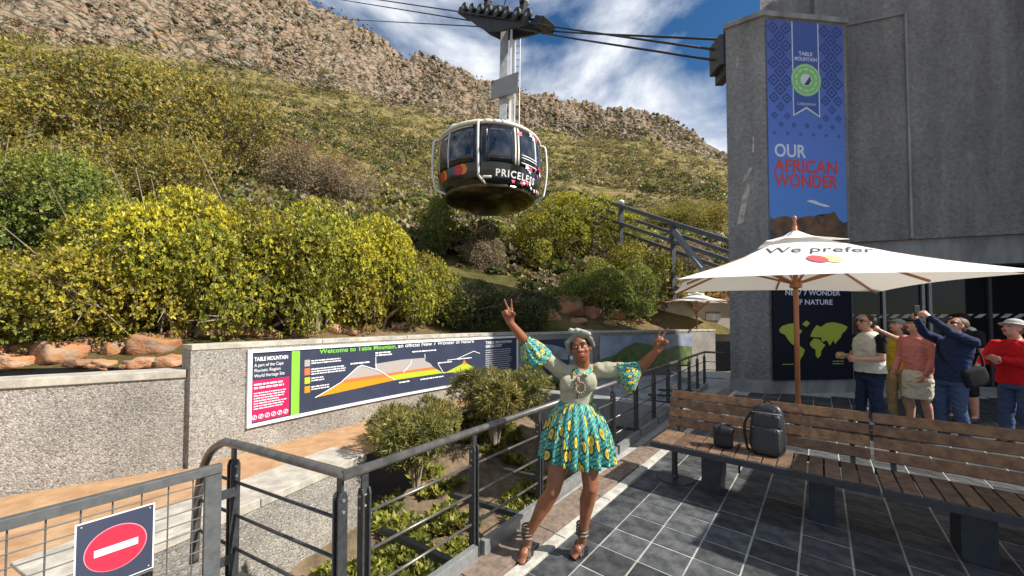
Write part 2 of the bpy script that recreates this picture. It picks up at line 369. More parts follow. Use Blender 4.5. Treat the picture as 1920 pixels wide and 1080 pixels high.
def col_mat(name, rough=.9, var=.3, scale=1.5, bump=.4, bscale=4, spec=.2, trans=0.0, bdist=.1):
    m = bpy.data.materials.new(name); m.use_nodes = True; n, l, b = nodes(m); b.inputs['Roughness'].default_value = rough; b.inputs['Specular IOR Level'].default_value = spec
    a = n.new('ShaderNodeAttribute'); a.attribute_name = 'Col'; c = n.new('ShaderNodeTexCoord')
    src = a.outputs['Color']
    if var:
        t = n.new('ShaderNodeTexNoise'); t.inputs['Scale'].default_value = scale; t.inputs['Detail'].default_value = 6; l.new(c.outputs['Object'], t.inputs['Vector'])
        mr = n.new('ShaderNodeMapRange'); mr.inputs['From Min'].default_value = .3; mr.inputs['From Max'].default_value = .7; mr.inputs['To Min'].default_value = 1 - var; mr.inputs['To Max'].default_value = 1 + var; l.new(t.outputs[0], mr.inputs[0])
        mx = n.new('ShaderNodeMix'); mx.data_type = 'RGBA'; mx.blend_type = 'MULTIPLY'; mx.inputs['Factor'].default_value = 1; l.new(src, mx.inputs['A']); l.new(mr.outputs[0], mx.inputs['B']); src = mx.outputs['Result']
    l.new(src, b.inputs['Base Color'])
    if bump:
        t2 = n.new('ShaderNodeTexNoise'); t2.inputs['Scale'].default_value = bscale; t2.inputs['Detail'].default_value = 8; l.new(c.outputs['Object'], t2.inputs['Vector'])
        bp = n.new('ShaderNodeBump'); bp.inputs['Strength'].default_value = bump; bp.inputs['Distance'].default_value = bdist; l.new(t2.outputs[0], bp.inputs['Height']); l.new(bp.outputs[0], b.inputs['Normal'])
    if trans:
        o = [q for q in n if q.type == 'OUTPUT_MATERIAL'][0]; tr = n.new('ShaderNodeBsdfTranslucent'); ms = n.new('ShaderNodeMixShader'); ms.inputs[0].default_value = trans
        l.new(src, tr.inputs[0]); l.new(b.outputs[0], ms.inputs[1]); l.new(tr.outputs[0], ms.inputs[2]); l.new(ms.outputs[0], o.inputs[0])
    return m
M_boulder = col_mat('boulder_stone', bump=.5, bscale=1.2, bdist=.5)
link('mountain_boulders', np_mesh('mountain_boulders', np.concatenate(Vs), np.concatenate(Fs), np.concatenate(Cs)), M_boulder, label='broken grey and rust coloured rock strewn along the mountain ridge', category='rocks', kind='stuff')

# ------------------------------------------------------------------ plants
M_leaf = col_mat('leaf', rough=.5, var=0, bump=0, spec=.35, trans=.36)
M_stem = mat('woody_stem', (.17, .125, .09), .9, col2=(.36, .29, .22), vscale=12, bump=.3, bscale=30)
def rosettes(C, Nrm, size, leaves, cols, tipcol=None, tipw=None, up=.35, slim=.42):
    """leaf rosettes at points C with outward normals Nrm; every leaf a folded diamond of two triangles"""
    k = len(C); n = k * leaves
    Cc = np.repeat(C, leaves, 0); Nn = np.repeat(Nrm, leaves, 0)
    ra = RNG.normal(size=(n, 3)); ax = Nn + up * np.array([0, 0, 1]); ax /= np.linalg.norm(ax, axis=1, keepdims=True)
    tan = ra - ax * (ra * ax).sum(1, keepdims=True); tan /= np.linalg.norm(tan, axis=1, keepdims=True) + 1e-9
    el = RNG.uniform(.15, 1.15, (n, 1)); d = tan * np.cos(el) + ax * np.sin(el); w = np.cross(d, ax + .3 * RNG.normal(size=(n, 3))); w /= np.linalg.norm(w, axis=1, keepdims=True) + 1e-9
    s = np.repeat(size, leaves)[:, None] * RNG.uniform(.7, 1.2, (n, 1))
    p0 = Cc; p1 = Cc + d * s * .55 + w * s * slim * .5; p2 = Cc + d * s; p3 = Cc + d * s * .55 - w * s * slim * .5
    V = np.stack([p0, p1, p2, p3], 1).reshape(-1, 3); F = np.arange(n * 4).reshape(-1, 4)
    cl = np.repeat(cols, leaves, 0) * RNG.uniform(.75, 1.25, (n, 1)) * np.array([1.3, 1.18, 1.1])
    if tipcol is not None:
        tw = (np.repeat(tipw, leaves) * (el[:, 0] > .35))[:, None]; cl = cl * (1 - tw) + np.array(tipcol) * RNG.uniform(.8, 1.2, (n, 1)) * tw
    return V, F, np.repeat(cl, 4, 0)
def bush_proto(seed, pal, lobes=14, n=1300, leaves=7, size=.085, tip=None, tipamt=0.0, hgt=1.0, wisp=0.0, slim=.42, zlo=.22):
    """unit bush: radius about 1 in plan, height about 1.3*hgt, base at z=0"""
    rg = np.random.default_rng(seed); P, Q, S, LF, LT = [], [], [], [], []
    LB = [(np.array([0, 0, .62 * hgt]), .55)] if zlo < .5 else []
    for i in range(lobes):
        a = rg.uniform(0, 6.283); rr = rg.uniform(.25, .78); z = hgt * rg.uniform(zlo, 1.0) * (1.02 - (.52 if zlo < .5 else .25) * rr)
        LB.append((np.array([rr * math.cos(a), rr * math.sin(a), z]), rg.uniform(.16, .38)))
    tot = sum(q[1] ** 2 for q in LB)
    for c, r in LB:
        k = int(n * r * r / tot)
        d = rg.normal(size=(k, 3)); d[:, 2] += .45; d /= np.linalg.norm(d, axis=1, keepdims=True)
        rad = r * (rg.uniform(.55, 1.06, (k, 1)) ** .5) * (1 + wisp * rg.random((k, 1)) ** 3)
        p = c + d * rad * np.array([1, 1, .9]); keep = p[:, 2] > .04
        P.append(p[keep]); Q.append(d[keep]); kk = int(keep.sum()); fc = np.ones(3) * rg.uniform(.65, 1.2) * (np.array([1.15, .93, .9]) if rg.random() < .2 else 1); LF.append(np.tile(fc, (kk, 1))); LT.append(np.full(kk, rg.uniform(.25, 1.25)))
    P = np.concatenate(P); Q = np.concatenate(Q)
    pal = np.array(pal); cc = pal[rg.integers(len(pal), size=len(P))] * rg.uniform(.75, 1.15, (len(P), 1)) * np.concatenate(LF); LT = np.concatenate(LT)
    w = None
    if tip is not None: w = (rg.random(len(P)) < LT * tipamt * np.clip(.2 + P[:, 2] / hgt * 1.0, 0, 1)).astype(float) * rg.uniform(.5, 1, len(P))
    V, F, C = rosettes(P, Q, rg.uniform(.75, 1.25, len(P)) * size, leaves, cc, tip, w, slim=slim)
    # stems: one from the root to every lobe, with a fork
    sb = MB()
    for c, r in LB:
        k = Vector((c[0] * .25, c[1] * .25, c[2] * .45)); e = Vector(c) + Vector((0, 0, r * .3)); z0 = Vector((c[0] * .08, c[1] * .08, -.12))
        sb.tube([z0, k, e], [.026, .016, .004], 5)
        for _ in range(5):
            q = Vector(c) + Vector(rg.normal(size=3)) * r * .72; sb.tube([k.lerp(e, .55), q], [.008, .0025], 4)
    return np_mesh('foliage', V, F, C), sb.mesh('stem', fix=False)
YEL, GRN, OLV = [(.20, .225, .034), (.25, .27, .038), (.14, .17, .032)], [(.15, .22, .05), (.20, .26, .055), (.105, .165, .042)], [(.23, .225, .055), (.18, .19, .055), (.28, .23, .068), (.13, .145, .048)]
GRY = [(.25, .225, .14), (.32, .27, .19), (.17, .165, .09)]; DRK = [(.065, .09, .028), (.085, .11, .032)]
PB = {'yellow': [bush_proto(11, YEL, tip=(.66, .58, .04), tipamt=.75, n=7600, size=.034, zlo=.16), bush_proto(12, YEL, tip=(.60, .54, .04), tipamt=.6, n=6500, hgt=.9, size=.034, zlo=.16, lobes=14), bush_proto(19, YEL, tip=(.60, .55, .045), tipamt=.5, n=6500, hgt=1.1, size=.034, zlo=.16, lobes=15)],
      'green': [bush_proto(13, GRN, tip=(.38, .42, .06), tipamt=.5, n=5200, size=.038), bush_proto(14, GRN, tip=(.38, .40, .06), tipamt=.45, n=5000, hgt=1.1, size=.038)],
      'olive': [bush_proto(15, OLV, tip=(.50, .43, .05), tipamt=.5, n=5200, wisp=.5, size=.037), bush_proto(16, OLV, tip=(.50, .39, .05), tipamt=.45, n=5200, hgt=1.15, wisp=.5, size=.037)],
      'grey': [bush_proto(17, GRY, n=4500, size=.032, wisp=.3)], 'dark': [bush_proto(18, DRK, n=4500, size=.038)],  # dark kind: the building's shade is put into the leaf colour
      'pine': [bush_proto(20, [(.14, .155, .045), (.19, .19, .055), (.10, .12, .035)], n=2400, size=.095, slim=.14, leaves=8, wisp=.3, tip=(.34, .31, .08), tipamt=.5, zlo=.6)]}
def bush(kind, px_, py_, wpx, hpx, label, group, rz=None, k=0, at=None, name='shrub', back=0.0):
    p = at if at is not None else hit(px_, py_)
    dist = p.y; rad = wpx / 2 / FPX * dist; h = hpx / FPX * dist
    fm, sm = PB[kind][k % len(PB[kind])]
    o = empty(name, p - Vector((0, 0, .05 * h)), rz if rz is not None else random.uniform(0, 6.28), label=label, cat='shrub', group=group)
    o.scale = (rad * 1.02, rad * 1.02, h / 1.22)
    link('foliage', fm, None, o, world=False) if fm.materials else link('foliage', fm, M_leaf, o, world=False)
    link('stem', sm, None, o, world=False) if sm.materials else link('stem', sm, M_stem, o, world=False)
    return o
g1 = 'yellow tipped shrubs above the wall'
for i, (x, y, w, h) in enumerate([(-60, 650, 330, 215), (75, 652, 300, 230), (215, 640, 320, 285), (350, 628, 320, 315), (480, 622, 300, 300), (595, 618, 280, 265), (705, 612, 260, 235), (795, 606, 180, 165)]):
    bush('yellow', x, y, w, h, 'dense shrub with bright yellow leaf tips ' + ('above the long wall behind the mesh gate' if x < 300 else 'above the wall with the info board'), g1 + (' behind the gate' if x < 300 else ' with the board'), k=i)
g2 = 'olive shrubs higher on the bank'
for i, (x, y, w, h) in enumerate([(60, 330, 280, 190), (200, 330, 300, 230), (320, 320, 260, 220), (420, 340, 230, 180), (130, 430, 240, 180), (300, 420, 240, 170)]):
    bush('olive', x, y, w, h, 'olive and rust tinged shrub on the bank behind the yellow tipped row', g2, k=i)
for i, (x, y, w, h) in enumerate([(-10, 480, 280, 240), (110, 480, 260, 210)]):
    bush('green', x, y, w, h, 'fresh green bushy shrub between the yellow tipped row and the olive shrubs', 'fresh green shrubs on the bank', k=i)
for i, (x, y, w, h) in enumerate([(560, 370, 170, 120), (640, 390, 150, 110)]):
    bush('grey', x, y, w, h, 'greyish brown heath bush above the yellow tipped shrubs', 'grey heath bushes', k=i)
bush('green', 825, 480, 115, 115, 'feathery light green bush below the cable car', None, k=1)
bush('grey', 905, 505, 100, 90, 'pale straw coloured bush beside a shrub with painted shade on the bank', None)
g3 = 'shrubs with painted shade by the end of the info board'
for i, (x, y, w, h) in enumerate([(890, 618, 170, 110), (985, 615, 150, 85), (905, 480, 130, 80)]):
    bush('dark', x, y, w, h, 'low green shrub beyond the info board with shade painted into its leaves', g3, k=i)
g4 = 'yellow green shrubs below the steel guide rails'
for i, (x, y, w, h) in enumerate([(1010, 500, 170, 130), (1110, 500, 220, 150), (1060, 440, 170, 90), (1180, 560, 170, 130), (1130, 425, 130, 60)]):
    bush('yellow', x, y, w, h, 'yellow green shrub on the slope below the steel guide rails', g4, k=i + 1)
g5 = 'green shrubs under the yellow ones by the kiosk'
for i, (x, y, w, h) in enumerate([(1130, 590, 160, 110), (1195, 600, 130, 110), (1075, 585, 120, 90)]):
    bush('green', x, y, w, h, 'rounded green shrub with dark stems above the shaded wall near the kiosk', g5, k=i)
for i, (x, y, w, h) in enumerate([(1240, 445, 150, 60), (1330, 450, 150, 60), (1290, 420, 140, 45)]):
    bush('olive', x, y, w, h, 'yellowish shrub on the slope behind the steel guide rails', 'shrubs behind the guide rails', k=i)
bush('grey', 1285, 530, 130, 90, 'brown twiggy bush right below the steel guide rails', None)

# low scrub over the slope: too many to count
def scatter(num, rlo, rhi, fade, szlo, szhi, pals, lv, seedp, power=1.0):
    Vs, Fs, Cs, nb = [], [], [], 0; made = 0
    while made < num:
        th = RNG.uniform(R(-60), R(33)); r = rlo * (rhi / rlo) ** (RNG.random() ** power)
        x, y = r * math.sin(th), r * math.cos(th)
        if RNG.random() > .62 + .9 * mn.fractal((x / (.15 * r + 4), y / (.15 * r + 4), seedp), .8, 2, 3): continue
        rw = float(np.interp(th, wl_th, wl_r))
        if r < rw + 2.5: continue
        z = terr1(x, y) + hnoise(x, y) * max(0, min(1, (R1 - r) / 40)); s = RNG.uniform(szlo, szhi); k = lv
        d = RNG.normal(size=(k, 3)); d[:, 2] = np.abs(d[:, 2]) + .15; d /= np.linalg.norm(d, axis=1, keepdims=True)
        P = np.array([x, y, z]) + d * s * np.array([1.1, 1.1, .75]) * RNG.uniform(.55, 1, (k, 1))
        pc = np.array(pals[RNG.integers(len(pals))]); cc = pc[RNG.integers(len(pc), size=k)] * RNG.uniform(.7, 1.2)
        V, F, C = rosettes(P, d, np.full(k, s * .42), 3, cc, slim=.7)
        Vs.append(V); Fs.append(F + nb); Cs.append(C); nb += len(V); made += 1
    return np_mesh('scrub', np.concatenate(Vs), np.concatenate(Fs), np.concatenate(Cs))
TAN = [(.24, .19, .11), (.19, .155, .085), (.15, .13, .06)]
link('slope_scrub', scatter(4200, 17, 95, 0, .3, 1.0, [YEL, OLV, GRY, OLV, DRK, TAN, OLV, DRK, TAN], 22, 3.6, .8), M_leaf, label='scattered fynbos scrub on the slope just above the near bank', category='scrub', kind='stuff')
link('hillside_scrub', scatter(9500, 80, 292, 0, .5, 1.7, [OLV, GRY, DRK, TAN, DRK, TAN, OLV, DRK, OLV], 14, 6.6, .8), M_leaf, label='low fynbos scrub dotting the long mountain slope', category='scrub', kind='stuff')
link('bank_scrub', scatter(420, 8, 24, 0, .18, .42, [OLV, GRY, TAN, DRK, TAN], 60, 2.2), M_leaf, label='short dry undergrowth between the shrubs on the near bank', category='scrub', kind='stuff')

# ------------------------------------------------------------------ walls
def strip_wall(mb, pts, th, z0, z1, side=1):          # plan points, thickness to the far side
    n = len(pts); fr, bk = [], []
    for i, p in enumerate(pts):
        d = (pts[min(i + 1, n - 1)] - pts[max(i - 1, 0)]).normalized(); nn = Vector((-d.y, d.x)) * side
        fr.append(p); bk.append(p + nn * th)
    vs = [(*p, z0) for p in fr] + [(*p, z1) for p in fr] + [(*p, z1) for p in bk] + [(*p, z0) for p in bk]; fs = []
    for i in range(n - 1):
        for k in range(4): a, b2 = k * n, ((k + 1) % 4) * n; fs.append((a + i, a + i + 1, b2 + i + 1, b2 + i))
    fs += [(0, n, 2 * n, 3 * n), (n - 1, 4 * n - 1, 3 * n - 1, 2 * n - 1)]
    return mb.add(vs, fs)
def coping(parent, pts, th, z, hgt, lap, seg=1.25, m=None):
    acc = [0]
    for a, b2 in zip(pts, pts[1:]): acc.append(acc[-1] + (b2 - a).length)
    def at(d):
        for i in range(len(pts) - 1):
            if d <= acc[i + 1] + 1e-6: return pts[i].lerp(pts[i + 1], (d - acc[i]) / (acc[i + 1] - acc[i]))
        return pts[-1]
    k = max(1, round(acc[-1] / seg)); L_ = acc[-1] / k
    for i in range(k):
        pp = [at(i * L_ + .004 + (L_ - .008) * j / 4) for j in range(5)]; d = (pp[-1] - pp[0]).normalized(); nn = Vector((-d.y, d.x))
        mb = MB(); strip_wall(mb, [p - nn * lap for p in pp], th + 2 * lap, z, z + hgt + random.uniform(-.004, .004)); mb.obj('coping_stone', m or M_cope, parent, bevel=.008)
w1 = empty('retaining_wall', (*WALL1[1], 0), label='long pebbled concrete retaining wall with pale coping behind the mesh gate', cat='wall')
strip_wall(MB(), WALL1, .3, -.2, 1.04).obj('wall_face', M_agg, w1); coping(w1, WALL1, .3, 1.04, .09, .025, 1.9)
w2p = [W2S] + [bez(i / 16, B0, B1, B2) for i in range(17)]
w2 = empty('sign_wall', (*B0, 0), label='curved pebbled wall that carries the long info board', cat='wall')
strip_wall(MB(), w2p, .24, -.2, 1.355).obj('wall_face', M_agg, w2); coping(w2, w2p, .24, 1.355, .07, .012, 1.5)
w3 = empty('shaded_wall', (*WALL3[1], 0), label='shaded pebbled wall with pale coping beyond the info board', cat='wall')
strip_wall(MB(), [B2 + Vector((.02, .02)), WALL3[1], WALL3[2]], .24, -.6, 1.33).obj('wall_face', M_agg, w3); coping(w3, [B2 + Vector((.02, .02)), WALL3[1], WALL3[2]], .24, 1.33, .07, .02, 1.5)
q = WALL3[1] + Vector((-.15, -.1)); MB().box((q.x, q.y, .4), (.3, .34, 2.1), R(-45)).obj('pier', M_cope, w3)
# path of orange sandy gravel below the walls
KA, K0, K1 = Vector((-2.95, 2.35)), Vector((-2.46, 3.39)), Vector((-1.86, 4.75))
M_path = mat('orange_gravel', (.33, .18, .085), .95, col2=(.46, .29, .155), vscale=5, bump=.35, bscale=60)
pw = [(*p, 0) for p in [Vector((-12.0, -1.0)), Vector((-3.9, 4.3))] + w2p + [Vector((.3, 9.5))]]
pe = [(.55, 9.2, 0), (-.75, 7.3, 0), (*K1, 0), (*K0, 0), (*KA, 0), (-1.7, 2.25, 0), (-2.9, .6, 0), (-4.5, -1.5, 0)]
me = MB().add(pw + pe, [tuple(range(len(pw) + len(pe)))]).mesh('path')
link('path', me, M_path, kind='structure').location.z = -.006
# low planter wall on the far side of the pit
kw = empty('planter_wall', (*K0, -.9), label='low pebbled planter wall with smooth cream coping along the gravel path', cat='wall')
kd = (K1 - K0).normalized(); kn_ = Vector((-kd.y, kd.x))
strip_wall(MB(), [KA, K0, K1], .60, -1.3, -.07).obj('wall_face', M_agg, kw); coping(kw, [KA, K0, K1], .60, -.07, .085, .012, 1.3)
# pit floor between planter wall and terrace
def pit_z(c, s): return (-.85 - .2 * c) * (1 - smooth(np.array((s - .42) / .2))) + (-.04 - 1.05 * c ** .75) * smooth(np.array((s - .42) / .2))
V = []; ns, nc = 60, 24
TA, TB = Vector((-.95, 1.9)), Vector((5.0, 9.7))
KP = [Vector((-2.9, 2.3)), K0, K1, Vector((-.75, 7.35)), Vector((.5, 9.25)), Vector((2.6, 11.1))]
for i in range(ns + 1):
    s = i / ns; f = s * (len(KP) - 1); j = min(int(f), len(KP) - 2); a = KP[j].lerp(KP[j + 1], f - j); b2 = TA.lerp(TB, s)
    for k in range(nc + 1):
        c = k / nc; p = a.lerp(b2, c); V.append((p.x, p.y, float(pit_z(c, s)) + .07 * mn.fractal((p.x * 2, p.y * 2, 0), .8, 2, 4)))
idx = np.arange((ns + 1) * (nc + 1)).reshape(ns + 1, nc + 1)
F = np.stack([idx[:-1, :-1], idx[1:, :-1], idx[1:, 1:], idx[:-1, 1:]], -1).reshape(-1, 4)
M_soil = mat('dry_soil', (.09, .062, .036), .95, col2=(.20, .145, .085), vscale=7, bump=.5, bscale=30)
link('pit_ground', np_mesh('pit_ground', V, F, smooth=True), M_soil, kind='structure')
V = np.array(V)
# ground cover in the pit
gi = RNG.integers(len(V), size=14000); P = V[gi] + RNG.normal(size=(14000, 3)) * np.array([.07, .07, .01])
keep = np.array([mn.fractal((p[0] * .9, p[1] * .9, 4.0), .8, 2, 3) > -.05 for p in P]); P = P[keep]; P[:, 2] += .05
pc = np.array([(.17, .19, .03), (.12, .15, .03), (.09, .11, .03), (.22, .21, .05)])[RNG.integers(4, size=len(P))]
Nn = np.tile([0, 0, 1.], (len(P), 1))
Vv, Ff, Cc = rosettes(P, Nn, RNG.uniform(.06, .14, len(P)), 8, pc, (.36, .36, .05), (RNG.random(len(P)) < .4).astype(float) * .8)
link('pit_ground_cover', np_mesh('pit_ground_cover', Vv, Ff, Cc), M_leaf, label='low yellow green ground cover in the sunken bed under the railing', category='plants', kind='stuff')
bush('pine', 0, 0, 222, 160, 'needle leaved bush with bare twisted trunks against the end of the planter wall', None, at=Vector((-1.34, 5.2, -.42)), name='needle_bush')
bush('pine', 0, 0, 220, 142, 'needle leaved bush just under the middle of the info board', None, at=Vector((-.30, 6.5, -.25)), name='needle_bush')
# shaded ledge and ramp beyond the pit
led = MB(); led.bar((.2, 8.3, -.25), (2.9, 6.55, -.25), .35, .9); led.obj('concrete_ledge', M_conc, label='grey concrete ledge across the far end of the sunken bed', category='ledge')
MB().add([(.3, 8.5, -.35), (3.1, 6.8, -.35), (8.0, 13.0, -.05), (2.6, 11.3, -.05)], [(0, 1, 2, 3)]).obj('ramp', M_conc, kind='structure')

# orange rocks on the bank edge
M_orock = mat('orange_sandstone', (.44, .16, .05), .95, col2=(.34, .25, .17), vscale=2.2, bump=1.0, bscale=5, objrand=.35)
rk_m = []
for i in range(5):
    Vr, Fr = rock_shape(40 + i, 3, .62); rk_m.append(np_mesh('rock', Vr, Fr, smooth=False))
rk_list = [(110, 682, 90, 40), (25, 693, 60, 26), (45, 668, 90, 24), (165, 662, 60, 30), (112, 641, 34, 14), (215, 668, 36, 26), (290, 665, 80, 34), (250, 690, 40, 14), (385, 634, 50, 36), (445, 634, 46, 28), (340, 622, 34, 14), (300, 640, 30, 16), (195, 690, 44, 14), (625, 628, 32, 20), (510, 632, 26, 14), (150, 690, 50, 16), (560, 634, 26, 12), (-20, 690, 60, 40), (275, 690, 50, 20), (320, 690, 40, 24), (20, 655, 50, 20), (240, 650, 40, 18), (330, 640, 40, 20), (410, 640, 30, 16), (475, 640, 34, 18), (660, 630, 24, 12), (1065, 592, 70, 34), (1110, 600, 36, 24), (1155, 603, 40, 24), (1030, 602, 40, 22), (1195, 610, 34, 12), (1085, 610, 40, 12), (1225, 612, 30, 12), (1140, 612, 36, 10), (690, 622, 26, 12), (745, 620, 26, 12)]
for i, (x, y, w, h) in enumerate(rk_list):
    p = hit(x, min(y, 692 if x < 335 else 632) - (h * .2)); s = p.y / FPX
    o = link('rock', rk_m[i % 5], M_orock, None, label=('biggest rounded orange boulder above the long wall behind the gate' if i == 0 else 'weathered orange boulder above the long wall behind the gate' if x < 335 else 'rounded orange rock just above the wall with the info board' if x < 800 else 'orange boulder at the foot of the shrubs above the shaded wall'), cat='rock', group=None if i == 0 else 'orange boulders on the long wall' if x < 335 else 'orange rocks above the info board' if x < 800 else 'orange boulders above the shaded wall')
    o.location = p + Vector((0, 0, h * s * .25)); o.scale = (w * s * .60, w * s * .5, h * s * .8); o.rotation_euler = (random.uniform(-.2, .2), random.uniform(-.2, .2), random.uniform(0, 6.28) if w < h * 1.6 else random.uniform(-.35, .35))

# ------------------------------------------------------------------ terrace floor
terr_poly = [(-1.0, 1.93, 0), (5.05, 9.62, 0), (5.3, 12.5, 0), (24, 12.5, 0), (24, -8, 0), (-5.2, -3.2, 0), (-1.72, 2.18, 0)]
fl = MB().prism([(x, y, -.004) for x, y, _ in terr_poly], (0, 0, -.26)).obj('terrace_floor', M_grout, kind='structure')
P0t, S0t, TS, GAP = -1.32, 2.31, .293, .0085
def tile_mesh(w, h, seed):
    bm = bmesh.new(); r = random.Random(seed)
    a, b2 = w / 2, h / 2
    top = [(x * (a - .004), y * (b2 - .004), .0 + r.uniform(-.0015, .0015)) for x, y in ((-1, -1), (1, -1), (1, 1), (-1, 1))]
    low = [(x * a, y * b2, -.010) for x, y in ((-1, -1), (1, -1), (1, 1), (-1, 1))]
    me = bpy.data.meshes.new('tile'); me.from_pydata(low + top, [], [(4, 5, 6, 7)] + [(i, (i + 1) % 4, 4 + (i + 1) % 4, 4 + i) for i in range(4)])
    me.materials.append(M_slate); return me
tms = [tile_mesh(TS - GAP, TS - GAP, i) for i in range(6)]
cand = []
for i in range(-6, 42):
    for j in range(0, 34):
        s, t = S0t + (i + .5) * TS, P0t + (j + .5) * TS
        p = L(s, t)
        if p.y < .3 or p.x > 14 or (p.x > 7.9 and p.y > 8.3): continue
        if p.x > 4.9 and p.y > 8.2 and p.y > 9.4 - .55 * (p.x - 5.2) and p.x > 5.2: continue
        d = math.hypot(p.x, p.y); x = 960 + FPX * p.x / p.y; y = HOR + FPX * CAMH / p.y
        vis = -60 < x < 2050 and y < 1180
        cand.append((not vis, d, s, t, p, random.randrange(6)))
cand.sort(key=lambda q: q[:2])
for k, (nv, d, s, t, p, r) in enumerate(cand[:290]):
    o = link('floor_tile', tms[r], None, fl, world=False); o.location = p + Vector((0, 0, random.uniform(-.0012, .0012))); o.rotation_euler = (random.uniform(-.002, .002), random.uniform(-.002, .002), R(-40) + random.choice((0, math.pi)))
mb = MB()
for nv, d, s, t, p, r in cand[290:]: mb.box((p.x, p.y, -.006), (TS - GAP, TS - GAP, .010), R(-40))
mb.obj('floor_tiles', M_slate, fl, kind='stuff')
# cut tiles beside the kerb, pale strip, worn boards
for i in range(-6, 26):
    s = S0t + (i + .5) * TS; c = L(s, -1.435); mb = MB().box((c.x, c.y, -.0075), (.22, TS - GAP, .013), R(-40)); mb.obj('floor_tile', M_slate, fl)
for i in range(12):
    a, b2 = L(.9 + i * .8, -1.60), L(.9 + i * .8 + .79, -1.60 - .0); MB().bar(a + Vector((0, 0, -.003)), b2 + Vector((0, 0, -.003)), .085, .03).obj('kerb_stone', M_kerb, fl, bevel=.003)
    a, b2 = L(.9 + i * .8, -1.78), L(.9 + i * .8 + .792, -1.78); MB().bar(a + Vector((0, 0, -.001)), b2 + Vector((0, 0, -.001)), .24, .036).obj('edge_board', M_brown, fl, bevel=.004)

# ------------------------------------------------------------------ railing
rl = empty('terrace_railing', (-.86, 1.94, 0), label='dark steel terrace railing with tubular handrail running from the gate past the woman', cat='railing')
RA, RB = Vector((-.86, 1.94, .9)), Vector((4.97, 9.54, .9)); RP = Vector((-1.81, 2.42, .9)); dU = (RB - RA).normalized(); dV = (RP - RA).normalized()
def smooth_path(pts, n=6):
    o = []; pts = [Vector(p) for p in pts]
    for i in range(len(pts) - 1):
        p0, p1, p2, p3 = pts[max(i - 1, 0)], pts[i], pts[i + 1], pts[min(i + 2, len(pts) - 1)]
        for k in range(n):
            t = k / n; o.append(.5 * ((2 * p1) + (p2 - p0) * t + (2 * p0 - 5 * p1 + 4 * p2 - p3) * t * t + (3 * p1 - p0 - 3 * p2 + p3) * t ** 3))
    return o + [pts[-1]]
MB().tube([RA - dU * .02, RB], .027, 14).obj('handrail', M_hand, rl, smooth=True)
lt = [RA + Vector((0, 0, -.001)), RA.lerp(RP, .5), RP + Vector((0, 0, .0)), RP + dV * .15 + Vector((0, 0, -.02)), RP + dV * .31 + Vector((0, 0, -.12)), RP + dV * .41 + Vector((0, 0, -.30)), RP + dV * .46 + Vector((0, 0, -.55)), RP + dV * .48 + Vector((0, 0, -.9))]
MB().tube(smooth_path(lt, 6), .027, 14).obj('handrail', M_hand, rl, smooth=True)
zr = (.66, .45, .24)
def post(p, d, top=.80):                      # pair of flat bars with rounded heads, bolted through
    d = Vector((d.x, d.y, 0)).normalized(); nn = Vector((-d.y, d.x, 0))
    m = MB()
    for sg in (-1, 1):
        c = Vector((p.x, p.y, 0)) + d * sg * .019
        prof = [(-.028, -.16), (.028, -.16), (.028, top - .03), (.018, top), (-.018, top), (-.028, top - .03)]
        m.prism([c - d * .006 + nn * a + Vector((0, 0, z)) for a, z in prof], d * .012)
    m.box((p.x, p.y, top + .03), (.016, .04, .13), math.atan2(-d.x, d.y))
    po = m.obj('post', M_steel, rl, bevel=.002)
    b2 = MB()
    for z in (top - .04, top - .10):
        c = Vector((p.x, p.y, z)); b2.tube([c - d * .031, c + d * .031], .009, 8)
    b2.obj('bolts', M_galv, po, kind='stuff')
    return po
posts = [RA + dU * (.10 + .86 * i) for i in range(12)]; posts = [p for p in posts if (p - RA).length < (RB - RA).length] + [RB]
for p in posts: post(p, dU)
lposts = [RA + dV * .05, RP]
for p in lposts: post(p, dV)
for z in zr:
    for a, b2 in zip(posts, posts[1:]):
        MB().tube([Vector((a.x, a.y, z)) + dU * .02, Vector((b2.x, b2.y, z)) - dU * .02], .0095, 8).obj('rail', M_hand, rl, smooth=True)
    MB().tube([Vector((*lposts[0].xy, z)), Vector((*RP.xy, z))], .0095, 8).obj('rail', M_steel, rl, smooth=True)
    MB().tube([Vector((*RP.xy, z)), Vector((*RP.xy, z)) + dV * .42], .0095, 8).obj('rail', M_steel, rl, smooth=True)
nU = Vector((-dU.y, dU.x, 0))
for a, b2 in zip(posts, posts[1:]):           # toe boards, one per bay, and brackets below
    aa, bb = Vector((a.x, a.y, .065)) + dU * .035 - nU * .05, Vector((b2.x, b2.y, .065)) - dU * .035 - nU * .05
    MB().bar(aa, bb, .05, .105).obj('toe_board', M_steelL, rl, bevel=.004)
    MB().bar(Vector((a.x, a.y, -.14)), Vector((b2.x, b2.y, -.14)), .10, .09).obj('edge_beam', M_steel, rl)
    MB().bar(Vector((a.x, a.y, -.12)) + nU * .05, Vector((a.x, a.y, -.20)) + nU * 1.15, .05, .05).obj('bracket', M_steel, rl)
MB().bar(Vector((*RA.xy, .02)) + dV * .08, Vector((*RP.xy, .02)) - dV * .05, .07, .12).obj('toe_board', M_steel, rl, bevel=.004)
# short return of the railing toward the building
MB().tube([RB, Vector((5.35, 9.3, .9))], .027, 12).obj('handrail', M_hand, rl, smooth=True)
for z in zr: MB().tube([Vector((*RB.xy, z)), Vector((5.35, 9.3, z))], .0095, 8).obj('rail', M_hand, rl, smooth=True)

